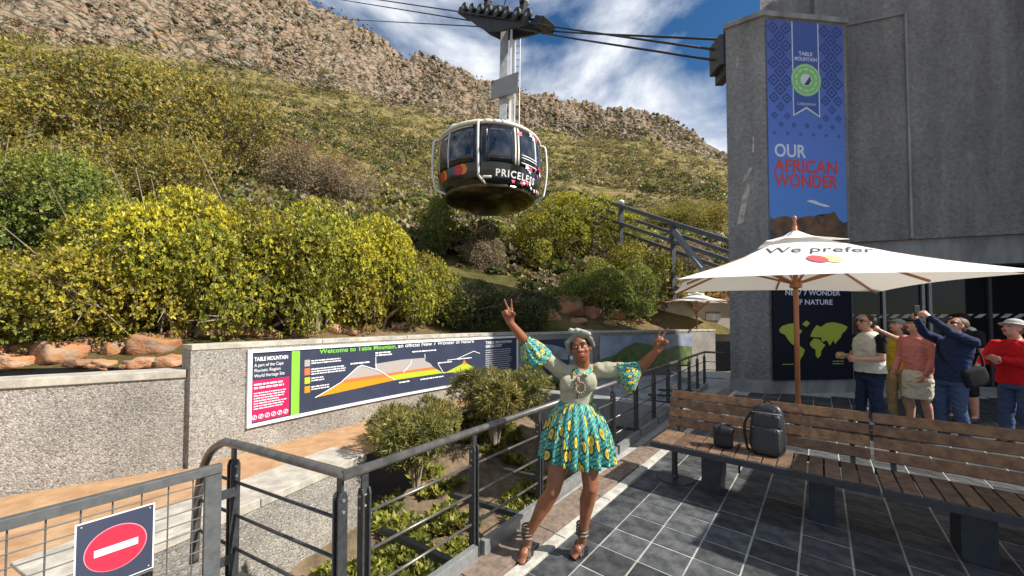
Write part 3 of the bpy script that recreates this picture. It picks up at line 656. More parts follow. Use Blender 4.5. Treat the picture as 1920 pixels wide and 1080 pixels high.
# ------------------------------------------------------------------ gate with wire mesh, and its sign
GH, GD = Vector((-1.75, 2.24, 0)), (Vector((-2.21, 1.61, 0)) - Vector((-1.75, 2.24, 0))).normalized(); GN = Vector((GD.y, -GD.x, 0))
if GN.x < 0: GN = -GN
GLEN = 1.55
M_gate = mat('gate_grey', (.085, .088, .088), .6, 0, var=.2, vscale=20)
gt = empty('mesh_gate', GH, label='dark steel gate filled with wire mesh, standing shut before the gravel path', cat='gate')
def gp(a, z, o=0): return GH + GD * a + GN * o + Vector((0, 0, z))
MB().bar(gp(0, .82), gp(GLEN, .82), .045, .05).obj('top_bar', M_gate, gt, bevel=.003)
MB().bar(gp(.0, .06), gp(GLEN, .06), .045, .05).obj('bottom_bar', M_steel, gt, bevel=.003)
MB().bar(gp(.04, .085), gp(.04, .795), .03, .08, up=GD).obj('stile', M_gate, gt, bevel=.003)
MB().bar(gp(GLEN - .03, .085), gp(GLEN - .03, .795), .03, .06, up=GD).obj('stile', M_steel, gt, bevel=.003)
for i in range(11): MB().tube([gp(.085, .12 + .063 * i), gp(GLEN - .06, .12 + .063 * i)], .0034, 6).obj('wire', M_gate, gt)
for i in range(13): MB().tube([gp(.13 + .105 * i, .085, -.0068), gp(.13 + .105 * i, .795, -.0068)], .0034, 6).obj('wire', M_gate, gt)
for z in (.25, .65): MB().bar(gp(-.07, z), gp(0, z), .02, .05).obj('hinge', M_steel, gt)
sg = empty('no_entry_sign', gp(.66, .3), label='square navy sign with a red no entry disc hung on the mesh gate', cat='sign')
def gpl(a, z): return gp(a, z, .012)
def gpix(x, y):
    d = ray(x, y); o = Vector((0, 0, CAMH)); t = (GH - o).dot(GN) / d.dot(GN); p = o + d * t; return (p - GH).dot(GD), p.z
(s0, z1), (s1, _) = gpix(290, 941), gpix(140, 985); z0 = gpix(290, 1061)[1]
mb = MB(); mb.prism([gp(s0, z0, .006), gp(s1, z0, .006), gp(s1, z1, .006), gp(s0, z1, .006)], GN * .004); mb.obj('backing', M_white, sg)
e_ = .006; mb = MB(); mb.prism([gp(s0 + e_, z0 + e_, .0105), gp(s1 - e_, z0 + e_, .0105), gp(s1 - e_, z1 - e_, .0105), gp(s0 + e_, z1 - e_, .0105)], GN * .001); mb.obj('plate', M_navy, sg)
cx, cz, rr_ = (s0 + s1) / 2, (z0 + z1) / 2 + .005, (z1 - z0) * .31
M_pink = mat('sign_ring', (.75, .25, .32), .4)
for nm, r0, o_, mm in (('ring', rr_ + .004, .0130, M_pink), ('disc', rr_, .0150, M_red)):
    mb = MB(); mb.prism([gp(cx + r0 * math.cos(a), cz + r0 * math.sin(a), o_) for a in [2 * math.pi * k / 40 for k in range(40)]], GN * .0012); mb.obj(nm, mm, sg)
mb = MB(); mb.prism([gp(cx - rr_ * .72, cz - rr_ * .16, .0175), gp(cx + rr_ * .72, cz - rr_ * .16, .0175), gp(cx + rr_ * .72, cz + rr_ * .16, .0175), gp(cx - rr_ * .72, cz + rr_ * .16, .0175)], GN * .001); mb.obj('white_bar', M_white, sg)
for a, z in ((s0 + .02, z1 - .02), (s1 - .02, z1 - .02), (s0 + .02, z0 + .02), (s1 - .02, z0 + .02)): MB().ell(gp(a, z, .012), (.005, .005, .005)).obj('rivet', M_galv, sg)

# ------------------------------------------------------------------ lettering helper
def text2d(s, size=1.0, bold=0.0, align='LEFT', shear=0.0, spacing=1.0):
    cu = bpy.data.curves.new('lettering', 'FONT'); cu.body = s; cu.size = size; cu.offset = bold * size; cu.align_x = align; cu.shear = shear; cu.space_character = spacing; cu.resolution_u = 3
    o = bpy.data.objects.new('tmp_lettering', cu); COL.objects.link(o); dg = bpy.context.evaluated_depsgraph_get()
    me = bpy.data.meshes.new_from_object(o.evaluated_get(dg)); V = [v.co.copy() for v in me.vertices]; F = [tuple(p.vertices) for p in me.polygons]
    bpy.data.objects.remove(o); bpy.data.curves.remove(cu); bpy.data.meshes.remove(me)
    return V, F
def put_text(s, fn, parent, m, name='lettering', fit=None, **k):
    """fn(x, y) maps lettering coordinates to space; fit = total width wanted"""
    V, F = text2d(s, **k)
    if fit:
        x0, x1 = min(v.x for v in V), max(v.x for v in V); q = fit / (x1 - x0)
        for v in V: v.x *= q
    me = bpy.data.meshes.new(name); me.from_pydata([fn(v.x, v.y) for v in V], [], F); return link(name, me, m, parent)
def flat(poly, fn, parent, m, name, sub=0):
    """printed polygon: (a, b) points mapped by fn; long edges subdivided"""
    pts = []
    for i, p in enumerate(poly):
        q = poly[(i + 1) % len(poly)]; k = max(1, int(abs(q[0] - p[0]) / sub)) if sub else 1
        pts += [(p[0] + (q[0] - p[0]) * j / k, p[1] + (q[1] - p[1]) * j / k) for j in range(k)]
    bm = bmesh.new(); vs = [bm.verts.new((p[0], p[1], 0)) for p in pts]; bm.faces.new(vs); bmesh.ops.triangulate(bm, faces=bm.faces)
    me = bpy.data.meshes.new(name)
    bm.verts.index_update(); me.from_pydata([fn(v.co.x, v.co.y) for v in bm.verts], [], [[v.index for v in f.verts] for f in bm.faces]); bm.free()
    return link(name, me, m, parent)

# ------------------------------------------------------------------ info board on the curved wall
BL = 0.0; bz = [bez(i / 60, B0, B1, B2) for i in range(61)]; acc = [0]
for a, b2 in zip(bz, bz[1:]): acc.append(acc[-1] + (b2 - a).length)
BLEN = acc[-1]
def bpt(a, z, off=.03):
    a = max(0, min(BLEN - 1e-4, a)); i = max(0, int(np.searchsorted(acc, a)) - 1); p = bz[i].lerp(bz[i + 1], (a - acc[i]) / (acc[i + 1] - acc[i])); d = (bz[i + 1] - bz[i]).normalized()
    return Vector((p.x + d.y * off, p.y - d.x * off, z))
ZB, ZT = .315, 1.325; BH = ZT - ZB
ib = empty('info_board', bpt(0, ZB), label='long white framed info board about the mountain on the curved wall', cat='info board')
def slab(name, a0, a1, z0, z1, o0, o1, m, parent, k=36):
    mb = MB(); A = [a0 + (a1 - a0) * i / k for i in range(k + 1)]
    vs = [bpt(a, z0, o1) for a in A] + [bpt(a, z1, o1) for a in A] + [bpt(a, z1, o0) for a in A] + [bpt(a, z0, o0) for a in A]; n_ = k + 1; fs = []
    for i in range(k):
        for q in range(4): x_, y_ = q * n_, ((q + 1) % 4) * n_; fs.append((x_ + i, x_ + i + 1, y_ + i + 1, y_ + i))
    fs += [(0, n_, 2 * n_, 3 * n_), (k, 4 * n_ - 1, 3 * n_ - 1, 2 * n_ - 1)]
    return mb.add(vs, fs).obj(name, m, parent)
a0, a1 = .02, BLEN - .03
slab('panel', a0 + .04, a1 - .04, ZB + .04, ZT - .04, .002, .026, M_navy, ib)
slab('frame_rail', a0, a1, ZT - .042, ZT, .002, .045, M_white, ib); slab('frame_rail', a0, a1, ZB, ZB + .042, .002, .045, M_white, ib)
slab('frame_stile', a0, a0 + .05, ZB + .042, ZT - .042, .002, .045, M_white, ib, 1); slab('frame_stile', a1 - .05, a1, ZB + .042, ZT - .042, .002, .045, M_white, ib, 1)
PW = a1 - a0 - .10; Pz0 = ZB + .045; PH = BH - .09
def bp_(o):
    return lambda x, y: bpt(a0 + .05 + x, Pz0 + y, o)
Mx = {k: mat('print_' + k, c, .4) for k, c in dict(lime=(.22, .62, .05), magenta=(.62, .015, .09), ink=(.85, .85, .85), grey=(.38, .34, .32), orange=(.72, .17, .06), amber=(.60, .27, .015), yellow=(.42, .50, .03), dim=(.45, .46, .5), green=(.25, .55, .1)).items()}
# photo pixel -> place on the printed panel (x along the board, y up)
def bq(px_, py_):
    d = ray(px_, py_); lo, hi = 0.0, BLEN
    for _ in range(40):
        mid = (lo + hi) / 2; p = bpt(mid, 1.0, .03); lo, hi = (mid, hi) if p.x / p.y < d.x / d.y else (lo, mid)
    p = bpt(lo, 1.0, .03); return lo - a0 - .05, CAMH + d.z * (p.y / d.y) - Pz0
def cq(x, y): return bq(430 + x / 3.4286, 620 + y / 3.4286)
def art(pts, o, mm, name): return flat([cq(*p) for p in pts], bp_(o), ib, Mx[mm], name, .2)
def micro(x0, x1, ytop, lines, lh, hh, m, parent, fnf, name='small_print', seed=1):
    r = random.Random(seed); mb = MB()
    for i in range(lines):
        x = x0; y = ytop - i * lh; end = x1 - (r.random() * .35 * (x1 - x0) if i % 4 == 3 else r.random() * .06)
        while x < end - .01:
            w = min(r.uniform(1.2, 4.5) * hh, end - x); mb.add([fnf(x, y), fnf(x + w, y), fnf(x + w, y + hh), fnf(x, y + hh)], [(0, 1, 2, 3)]); x += w + hh * .6
    return mb.obj(name, m, parent, fix=False, kind='stuff')
xs0, xs1 = cq(400, 300)[0], cq(452, 300)[0]; xr = cq(385, 300)[0]
flat([(.0, .02), (xr, .02), (xr, .555), (0, .555)], bp_(.0285), ib, Mx['magenta'], 'red_field', .2)
flat([(xs0, .0), (xs1, .0), (xs1, PH), (xs0, PH)], bp_(.0285), ib, Mx['lime'], 'green_stripe', .2)
put_text('TABLE MOUNTAIN', lambda x, y: bp_(.0285)(.03 + x, .81 + y), ib, Mx['ink'], size=.075, bold=.02, fit=xr - .05)
for i, s in enumerate(('A part of the Cape', 'Floristic Region', 'World Heritage Site')): put_text(s, lambda x, y, i=i: bp_(.0285)(.03 + x, .735 - .07 * i + y), ib, Mx['ink'], size=.062, fit=(xr - .05) * (.86, .76, .9)[i])
micro(.03, xr - .03, .49, 2, .045, .022, Mx['ink'], ib, bp_(.0305), seed=2); micro(.03, xr - .03, .38, 7, .034, .013, Mx['ink'], ib, bp_(.0305), seed=3)
for i in range(6):                                              # small round pictograms
    fn = bp_(.0305); pr = xr / 6 * .40; c = xr / 6 * (i + .5); ring = [(c + pr * math.cos(2 * math.pi * k / 14), .075 + pr * math.sin(2 * math.pi * k / 14)) for k in range(14)]; pin = [(c + pr * .8 * math.cos(2 * math.pi * k / 14), .075 + pr * .8 * math.sin(2 * math.pi * k / 14)) for k in range(14)]
    mb = MB().add([fn(*p) for p in ring + pin], [(k, (k + 1) % 14, 14 + (k + 1) % 14, 14 + k) for k in range(14)]); mb.obj('pictogram', Mx['ink'], ib, fix=False)
    flat([(c - pr * .5, .055), (c - pr * .15, .055), (c + pr * .5, .095), (c + pr * .1, .098)], fn, ib, Mx['ink'], 'pictogram')
t0_, t1_, t2_, t3_ = cq(580, 148), cq(1076, 112), cq(1084, 110), cq(1572, 76)
def title(s, A, B_, mm, bold):
    sl_ = (B_[1] - A[1]) / (B_[0] - A[0]); put_text(s, lambda x, y: bp_(.0285)(A[0] + x, A[1] + sl_ * x + y), ib, Mx[mm], size=.105, bold=bold, fit=B_[0] - A[0])
title('Welcome to Table Mountain,', t0_, t1_, 'lime', .012); title('an official New 7 Wonder of Nature', t2_, t3_, 'ink', .006)
for i, (cc, y0_, y1_, wd_, nl) in enumerate((('grey', 186, 232, 200, 2), ('orange', 240, 288, 222, 3), ('yellow', 298, 344, 92, 2), ('amber', 354, 402, 122, 2))):
    A, B_ = cq(484, y1_), cq(520, y0_); flat([(A[0], A[1]), (B_[0], A[1]), (B_[0], B_[1]), (A[0], B_[1])], bp_(.0285), ib, Mx[cc], 'legend_square'); x1_ = cq(528 + wd_, y0_)[0]
    micro(cq(528, y0_)[0], x1_, B_[1] - .03, nl, .036, .016, Mx['ink'], ib, bp_(.0285), seed=10 + i)
art([(735, 318), (720, 330), (1002, 292), (1012, 276), (960, 256), (890, 238), (850, 224), (826, 232)], .0285, 'grey', 'hill_layer')
art([(555, 430), (720, 337), (1000, 288), (1064, 318), (800, 376)], .0290, 'amber', 'hill_layer')
art([(935, 214), (942, 250), (985, 277), (1100, 264), (1312, 236), (1292, 210), (1262, 196), (1255, 175), (1110, 186)], .0300, 'grey', 'hill_layer')
art([(1000, 290), (1064, 318), (1376, 272), (1326, 244), (1120, 270)], .0310, 'yellow', 'hill_layer')
art([(716, 337), (742, 314), (1100, 262), (1310, 232), (1330, 248), (1120, 274), (1000, 296)], .0325, 'orange', 'hill_layer')
art([(1384, 272), (1500, 213), (1526, 210), (1606, 256)], .0290, 'yellow', 'hill_layer'); art([(1494, 217), (1510, 188), (1530, 213)], .0305, 'orange', 'hill_layer')
for x, y, w in ((778, 218, 130), (938, 148, 105), (938, 164, 120), (1175, 140, 160), (1340, 212, 95), (1465, 186, 95), (1090, 338, 75), (1228, 318, 150)):
    A = cq(x, y); micro(A[0], cq(x + w, y)[0], A[1], 1, .04, .022, Mx['ink'], ib, bp_(.0345), seed=x)
for pl in ([(550, 430), (600, 402), (720, 330), (735, 314), (826, 232), (850, 222), (960, 254), (1064, 318)], [(1400, 190), (1460, 182), (1570, 132), (1610, 146)], [(1170, 186), (1165, 215), (1118, 268)], [(1255, 150), (1258, 178)], [(1340, 212), (1376, 272), (1390, 268)], [(940, 170), (942, 250)]):
    mb = MB(); fn = bp_(.0365); pl = [cq(*p) for p in pl]
    for a, b2 in zip(pl, pl[1:]):
        d = Vector((b2[0] - a[0], b2[1] - a[1])).normalized(); nx, ny = -d.y * .006, d.x * .006
        mb.add([fn(a[0] - nx, a[1] - ny), fn(b2[0] - nx, b2[1] - ny), fn(b2[0] + nx, b2[1] + ny), fn(a[0] + nx, a[1] + ny)], [(0, 1, 2, 3)])
    mb.obj('outline', Mx['ink'], ib, fix=False)
xe0, xe1 = cq(1648, 60)[0], cq(1815, 60)[0]
put_text('TABLE MOUNTAIN', lambda x, y: bp_(.0285)(xe0 + x, .81 + y), ib, Mx['ink'], size=.085, bold=.02, fit=xe1 - xe0); put_text('GEOLOGY', lambda x, y: bp_(.0285)(xe0 + x, .725 + y), ib, Mx['ink'], size=.085, bold=.02, fit=(xe1 - xe0) * .62)
micro(xe0, xe1, .65, 12, .05, .02, Mx['dim'], ib, bp_(.0285), seed=33)
# panels on the shaded wall
def wp3(a, z, o=.03):
    d = (WALL3[2] - WALL3[1]).normalized(); p = WALL3[1] + d * a; return Vector((p.x + d.y * o, p.y - d.x * o, z))
pb = empty('photo_board', wp3(.3, .2), label='wide landscape photo board in the shade on the wall by the kiosk', cat='info board')
m = mat('landscape_print', (.05, .09, .03), .35, col2=(.16, .20, .06), vscale=5)
mb = MB(); mb.prism([wp3(.35, .18), wp3(4.4, .18), wp3(4.4, 1.24), wp3(.35, 1.24)], Vector((.4, -.9, 0)) * .02); mb.obj('panel', mat('sky_print', (.14, .18, .26), .35, col2=(.34, .38, .44), vscale=1.2), pb)
fn = lambda x, y: wp3(x, y, .056)
flat([(.36, .19), (4.39, .19), (4.39, .80), (3.6, .86), (3.0, .72), (2.4, .92), (1.8, 1.02), (1.3, .85), (.9, .62), (.36, .52)], fn, pb, m, 'hill_print')
pb2 = empty('dark_board', (.9, 10, .2), label='dark plain board on the shaded wall right beside the end of the info board', cat='info board')
d3 = (WALL3[1] - B2).normalized()
def wq3(a, z, o=.03): p = B2 + d3 * a; return Vector((p.x + d3.y * o, p.y - d3.x * o, z))
mb = MB(); mb.prism([wq3(.5, .2), wq3(1.9, .2), wq3(1.9, 1.2), wq3(.5, 1.2)], Vector((d3.y, -d3.x, 0)) * .02); mb.obj('panel', M_navy, pb2)
flat([(.55, .75), (1.85, .6), (1.85, .9), (1.2, 1.05), (.55, 1.12)], lambda x, y: wq3(x, y, .056), pb2, mat('cloud_print', (.25, .27, .30), .4, var=.3, vscale=3), 'cloud_print')

# ------------------------------------------------------------------ station building
m = mat('rough_cast', (.25, .25, .243), .95, col2=(.37, .365, .355), vscale=1.6, bump=0, stretch=(1, 1, .45), ramp=(.3, .7)); n, l, b = nodes(m)
c = n.new('ShaderNodeTexCoord'); t1 = n.new('ShaderNodeTexNoise'); t1.inputs['Scale'].default_value = 13; t1.inputs['Detail'].default_value = 6; t1.inputs['Roughness'].default_value = .72; l.new(c.outputs['Object'], t1.inputs['Vector'])
bp = n.new('ShaderNodeBump'); bp.inputs['Strength'].default_value = 1.0; bp.inputs['Distance'].default_value = .12; l.new(t1.outputs[0], bp.inputs['Height']); l.new(bp.outputs[0], b.inputs['Normal']); M_cast = m
base_in = b.inputs['Base Color'].links[0].from_socket; mr = n.new('ShaderNodeMapRange'); mr.inputs['From Min'].default_value = .35; mr.inputs['From Max'].default_value = .65; mr.inputs['To Min'].default_value = .75; mr.inputs['To Max'].default_value = 1.2
l.new(t1.outputs[0], mr.inputs[0]); mx = n.new('ShaderNodeMix'); mx.data_type = 'RGBA'; mx.blend_type = 'MULTIPLY'; mx.inputs['Factor'].default_value = 1; l.new(base_in, mx.inputs['A']); l.new(mr.outputs[0], mx.inputs['B'])
mps = n.new('ShaderNodeMapping'); mps.inputs['Scale'].default_value = (1.6, 1.6, .12); l.new(c.outputs['Object'], mps.inputs[0]); ts = n.new('ShaderNodeTexNoise'); ts.inputs['Scale'].default_value = 2.2; ts.inputs['Detail'].default_value = 7; l.new(mps.outputs[0], ts.inputs['Vector'])
ms_ = n.new('ShaderNodeMapRange'); ms_.inputs['From Min'].default_value = .35; ms_.inputs['From Max'].default_value = .68; ms_.inputs['To Min'].default_value = .84; ms_.inputs['To Max'].default_value = 1.12; l.new(ts.outputs[0], ms_.inputs[0])
mx2 = n.new('ShaderNodeMix'); mx2.data_type = 'RGBA'; mx2.blend_type = 'MULTIPLY'; mx2.inputs['Factor'].default_value = 1; l.new(mx.outputs['Result'], mx2.inputs['A']); l.new(ms_.outputs[0], mx2.inputs['B']); l.new(mx2.outputs['Result'], b.inputs['Base Color'])
bd = empty('station_building', (6, 8.7, 0), label='tall dark grey rough cast cable station with a chamfered corner pier', cat='building')
CL, CC, CE = Vector((5.36, 9.06)), Vector((6.05, 8.66)), Vector((8.22, 8.88))
ZC = 9.02
pier = [CL, CC, CE, Vector((8.22, 10.6)), Vector((6.32, 10.6))]
MB().prism([(*p, -.3) for p in pier], (0, 0, ZC + .3)).obj('pier', M_cast, bd)
cen = sum(pier, Vector((0, 0))) / 5
MB().prism([(*(cen + (p - cen) * 1.0 + (p - cen).normalized() * .07), ZC) for p in pier], (0, 0, .13)).obj('coping', M_conc, bd, bevel=.01)
MB().prism([(*(cen + (p - cen) + (p - cen).normalized() * .03), -.02) for p in pier], (0, 0, .32)).obj('plinth', M_conc, bd)
WS, wd = Vector((8.0, 9.52)), Vector((.957, -.289)); wn = Vector((.289, .957))
def wpt(a, z, o=0): p = WS + wd * a - wn * o; return Vector((p.x, p.y, z))
MB().prism([wpt(0, 3.71), wpt(16, 3.71), (26, 6.0, 3.71), (9.5, 10.62, 3.71), (8.0, 10.62, 3.71)], (0, 0, 9.9)).obj('upper_wall', M_cast, bd)
MB().prism([wpt(0, 3.05, -.12), wpt(16, 3.05, -.12), wpt(16, 3.05, -.8), wpt(0, 3.05, -.8)], (0, 0, .66)).obj('lintel_beam', M_conc, bd)
MB().prism([(6.72, 9.75, ZC - .05), (8.55, 9.6, ZC - .05), (8.55, 10.55, ZC - .05), (7.3, 10.55, ZC - .05)], (0, 0, 2.2)).obj('tower', M_cast, bd)
MB().bar(wpt(1.87, 3.73, .02), wpt(1.87, 9.36, .02), .05, .05, up=tuple((*wn, 0))).obj('wall_bead', M_conc, bd)
MB().bar(wpt(.1, 9.33, .02), wpt(1.90, 9.36, .02), .045, .05).obj('wall_bead', M_conc, bd)
MB().bar(wpt(7.5, 3.73, .02), wpt(7.5, 9.9, .02), .05, .05, up=tuple((*wn, 0))).obj('wall_bead', M_conc, bd)
MB().prism([wpt(0, -.1, -1.9), wpt(16, -.1, -1.9), wpt(16, -.1, -2.1), wpt(0, -.1, -2.1)], (0, 0, 3.4)).obj('inner_wall', mat('dim_interior', (.05, .05, .052), .8), bd)
m = mat('dark_glass', (.006, .007, .008), .03, spec=.35); M_glass = m
mull = [.0, .62, 1.62, 2.42, 2.56, 3.7, 4.9, 6.1, 7.4, 9, 11, 13]
for a, b2 in zip(mull, mull[1:]):
    mb = MB(); mb.prism([wpt(a + .03, .08, -.62), wpt(b2 - .03, .08, -.62), wpt(b2 - .03, 3.05, -.62), wpt(a + .03, 3.05, -.62)], Vector((*wn, 0)) * .012); mb.obj('window_pane', M_glass, bd)
for a in mull: MB().bar(wpt(a, -.02, -.6), wpt(a, 3.06, -.6), .06, .08, up=tuple((*wn, 0))).obj('mullion', M_steelL if .5 < a < 3 else M_steel, bd)
MB().bar(wpt(0, .04, -.6), wpt(13, .04, -.6), .09, .10).obj('sill', M_steelL, bd)
for a0_, a1_, z in ((.05, 13, 1.78), (1.5, 13, 1.02)):        # hazard strips on the glass
    mb = MB(); a = a0_
    while a < a1_: mb.add([wpt(a, z, -.605), wpt(a + .13, z, -.605), wpt(a + .24, z + .095, -.605), wpt(a + .11, z + .095, -.605)], [(0, 1, 2, 3)]); a += .24
    mb.obj('stripe_band', mat('frosted_film', (.42, .42, .40), .5), bd, fix=False)
ld = (CC - CL).normalized(); ln_ = Vector((ld.y, -ld.x))
for poly in ([(.18, 4.05), (.32, 4.1), (.38, 4.5), (.47, 4.95), (.42, 5.05), (.30, 4.75), (.24, 4.4)], [(.30, 5.05), (.42, 5.15), (.52, 5.4), (.46, 5.42), (.34, 5.22)], [(.22, 7.9), (.26, 7.95), (.27, 8.25), (.23, 8.2)], [(.52, 5.75), (.56, 5.8), (.57, 6.2), (.53, 6.1)]):
    flat(poly, lambda x, y: Vector((*(CL + ld * x + ln_ * .006), y)), bd, mat('spalled_concrete', (.36, .34, .30), .9, var=.35, vscale=9, bump=.5), 'spalled_patch')
MB().box((15.2, 5.65, 8), (4.4, 3.8, 16.2)).obj('added_shade_block', M_cast, bd)  # unseen block added outside the view to keep the pier front in shade
# cable saddle on the pier
mb = MB(); sp_ = D(1352, 100, 9.25); mb.box((sp_.x + .05, sp_.y + .1, sp_.z), (.34, .5, .78)); mb.box((sp_.x + .12, sp_.y + .1, sp_.z - .5), (.22, .45, .3)); mb.obj('cable_saddle', M_steel, bd, bevel=.02)
# banner and map sign on the front of the pier
fd = (CE - CC).normalized(); fn2 = Vector((fd.y, -fd.x)); FW = (CE - CC).length
def fpt(a, z, o=.03): p = CC + fd * a + fn2 * o; return Vector((p.x, p.y, z))
bn = empty('station_banner', fpt(1.1, 2.6), label='tall blue banner with ribbon badge and OUR AFRICAN WONDER lettering on the pier', cat='banner')
BW0, BW1, BZ0, BZ1 = .04, FW - .12, 2.60, 8.93
mb = MB(); mb.prism([fpt(BW0, BZ0, .012), fpt(BW1, BZ0, .012), fpt(BW1, BZ1, .012), fpt(BW0, BZ1, .012)], Vector((*fn2, 0)) * .018)
m = mat('banner_blue', (.045, .12, .42), .55); n, l, b = nodes(m); c = n.new('ShaderNodeTexCoord'); sx = n.new('ShaderNodeSeparateXYZ'); l.new(c.outputs['Object'], sx.inputs[0])
mr = n.new('ShaderNodeMapRange'); mr.inputs['From Min'].default_value = 2.6; mr.inputs['From Max'].default_value = 8.9; l.new(sx.outputs[2], mr.inputs[0]); rp = n.new('ShaderNodeValToRGB'); e = rp.color_ramp.elements
e[0].color = (.05, .27, .66, 1); e[1].color = (.07, .11, .36, 1); k_ = e.new(.5); k_.color = (.10, .20, .60, 1); l.new(mr.outputs[0], rp.inputs[0]); l.new(rp.outputs[0], b.inputs['Base Color'])
mb.obj('cloth', m, bn)
BW = BW1 - BW0; BHt = BZ1 - BZ0
fb = lambda o: (lambda x, y: fpt(BW0 + x, BZ0 + y, o))
M_pat = mat('banner_pattern', (.03, .05, .20), .6); M_ribbon = mat('banner_ribbon', (.05, .10, .34), .6); M_bgreen = mat('badge_green', (.22, .56, .13), .5); M_bink = mat('banner_white', (.62, .66, .78), .5); M_bred = mat('banner_red', (.60, .055, .05), .5)
mb = MB(); f_ = fb(.033); st = .345
for r_ in range(13):
    for c_ in range(7):
        x, y = .16 + c_ * st * .98 + (st / 2 if r_ % 2 else 0), BHt - .18 - r_ * st * .62
        if .62 < x < 1.40 and r_ < 11 or x > BW - .12: continue
        k_ = max(.25, 1 - max(0, r_ - 7) * .14); ro, ri, rc = .155 * k_, .105 * k_, .045 * k_
        P4 = lambda r: [(x + r, y), (x, y + r), (x - r, y), (x, y - r)]
        A, B_ = P4(ro), P4(ri); mb.add([f_(*p) for p in A + B_], [(i, (i + 1) % 4, 4 + (i + 1) % 4, 4 + i) for i in range(4)]); mb.add([f_(*p) for p in P4(rc)], [(0, 1, 2, 3)])
mb.obj('diamond_pattern', M_pat, bn, fix=False, kind='stuff')
rx0, rx1, ry0 = .65, 1.36, BHt - 2.32; rm = (rx0 + rx1) / 2
flat([(rx0, ry0), (rm, ry0 + .2), (rx1, ry0), (rx1, BHt), (rx0, BHt)], fb(.0345), bn, M_bink, 'ribbon_edge'); e_ = .028
flat([(rx0 + e_, ry0 + .05), (rm, ry0 + .25), (rx1 - e_, ry0 + .05), (rx1 - e_, BHt), (rx0 + e_, BHt)], fb(.0365), bn, M_ribbon, 'ribbon')
def disc(parent, cx_, cy_, r, o, m, name, f, k=36): return flat([(cx_ + r * math.cos(2 * math.pi * i / k), cy_ + r * math.sin(2 * math.pi * i / k)) for i in range(k)], f(o), parent, m, name)
by = BHt - 1.42
for r, o, mm in ((.40, .0385, M_bgreen), (.372, .0400, M_bink), (.355, .0415, M_bgreen), (.15, .0430, M_bink)): disc(bn, rm, by, r, o, mm, 'badge', fb)
flat([(rm - .06, by - .12), (rm + .10, by + .10), (rm + .13, by - .02), (rm + .05, by - .13)], fb(.0445), bn, M_navy, 'badge_emblem')
mb = MB(); f_ = fb(.0430)
for i in range(40):
    a = 2 * math.pi * i / 40; 
    if i % 4: mb.add([f_(rm + r * math.cos(a + q), by + r * math.sin(a + q)) for r, q in ((.24, -.05), (.24, .05), (.29, .05), (.29, -.05))], [(0, 1, 2, 3)])
mb.obj('badge_lettering', M_bink, bn, fix=False, kind='stuff')
put_text('TABLE', lambda x, y: fb(.0385)(rm + x, by + .60 + y), bn, M_bink, size=.13, bold=.02, align='CENTER'); put_text('MOUNTAIN', lambda x, y: fb(.0385)(rm + x, by + .47 + y), bn, M_bink, size=.13, bold=.02, align='CENTER', fit=.58)
put_text('CABLEWAY', lambda x, y: fb(.0385)(rm + x, by - .62 + y), bn, M_bink, size=.09, align='CENTER', fit=.5)
for s, z, mm, ft in (('OUR', 3.02, M_bink, .82), ('AFRICAN', 2.66, M_bred, 1.66), ('WONDER', 2.31, M_bred, 1.66)): put_text(s, lambda x, y, z=z: fb(.0345)(.14 + x, z + y), bn, mm, size=.43, bold=.022, fit=ft)
rg = random.Random(5); sky_pts = [(0, 1.55)] + [(BW * i / 18, 1.45 + .3 * math.sin(i * .5) * .3 + .2 * (6 < i < 16) + rg.uniform(-.05, .07)) for i in range(1, 18)] + [(BW, 1.5)]
flat([(0, .0), (BW, .0)] + sky_pts[::-1], fb(.0345), bn, mat('print_mountain', (.05, .035, .03), .6, col2=(.20, .10, .045), vscale=4), 'mountain_print')
flat([(.95, 1.96), (1.1, 1.93), (1.25, 1.88), (1.45, 1.84), (1.58, 1.85), (1.46, 1.90), (1.3, 1.93), (1.2, 1.98), (1.05, 2.0)], fb(.0345), bn, M_bink, 'cloud_print')
ms = empty('map_sign', fpt(1.1, 0.1), label='black sign with a lime world map and white lettering behind the parasol pole', cat='sign')
mb = MB(); mb.prism([fpt(.04, .32, .045), fpt(FW - .1, .32, .045), fpt(FW - .1, 2.52, .045), fpt(.04, 2.52, .045)], Vector((*fn2, 0)) * .03); mb.obj('panel', mat('sign_black', (.006, .008, .018), .5, spec=.15), ms)
f_ = lambda x, y: fpt(.04 + x, .32 + y, .079)
put_text('NEW 7 WONDER', lambda x, y: f_(1.02 + x, 1.99 + y), ms, M_bink, size=.17, bold=.015, align='CENTER', fit=1.42)
put_text('OF NATURE', lambda x, y: f_(1.02 + x, 1.77 + y), ms, M_bink, size=.17, bold=.015, align='CENTER', fit=1.02)
LAND = {'n_america': [(2, 78), (6, 86), (14, 90), (22, 92), (28, 88), (30, 80), (34, 76), (30, 68), (26, 62), (22, 58), (23, 50), (26, 46), (24, 44), (18, 50), (14, 58), (10, 68), (4, 72)],
        's_america': [(25, 44), (31, 44), (37, 36), (35, 26), (31, 18), (29, 6), (27, 4), (26, 16), (23, 30), (23, 38)], 'greenland': [(34, 90), (40, 98), (45, 92), (40, 84)],
        'africa': [(46, 54), (50, 60), (58, 58), (62, 50), (66, 46), (60, 34), (59, 24), (55, 18), (52, 24), (52, 36), (46, 42), (44, 48)],
        'eurasia': [(45, 64), (47, 72), (50, 80), (54, 88), (60, 84), (68, 92), (78, 94), (90, 90), (98, 84), (95, 76), (90, 70), (88, 62), (84, 56), (80, 48), (77, 56), (72, 44), (68, 56), (62, 52), (60, 62), (52, 62)], 'australia': [(82, 26), (88, 32), (94, 28), (95, 20), (90, 16), (83, 19)]}
M_map = mat('map_lime', (.36, .42, .03), .5)
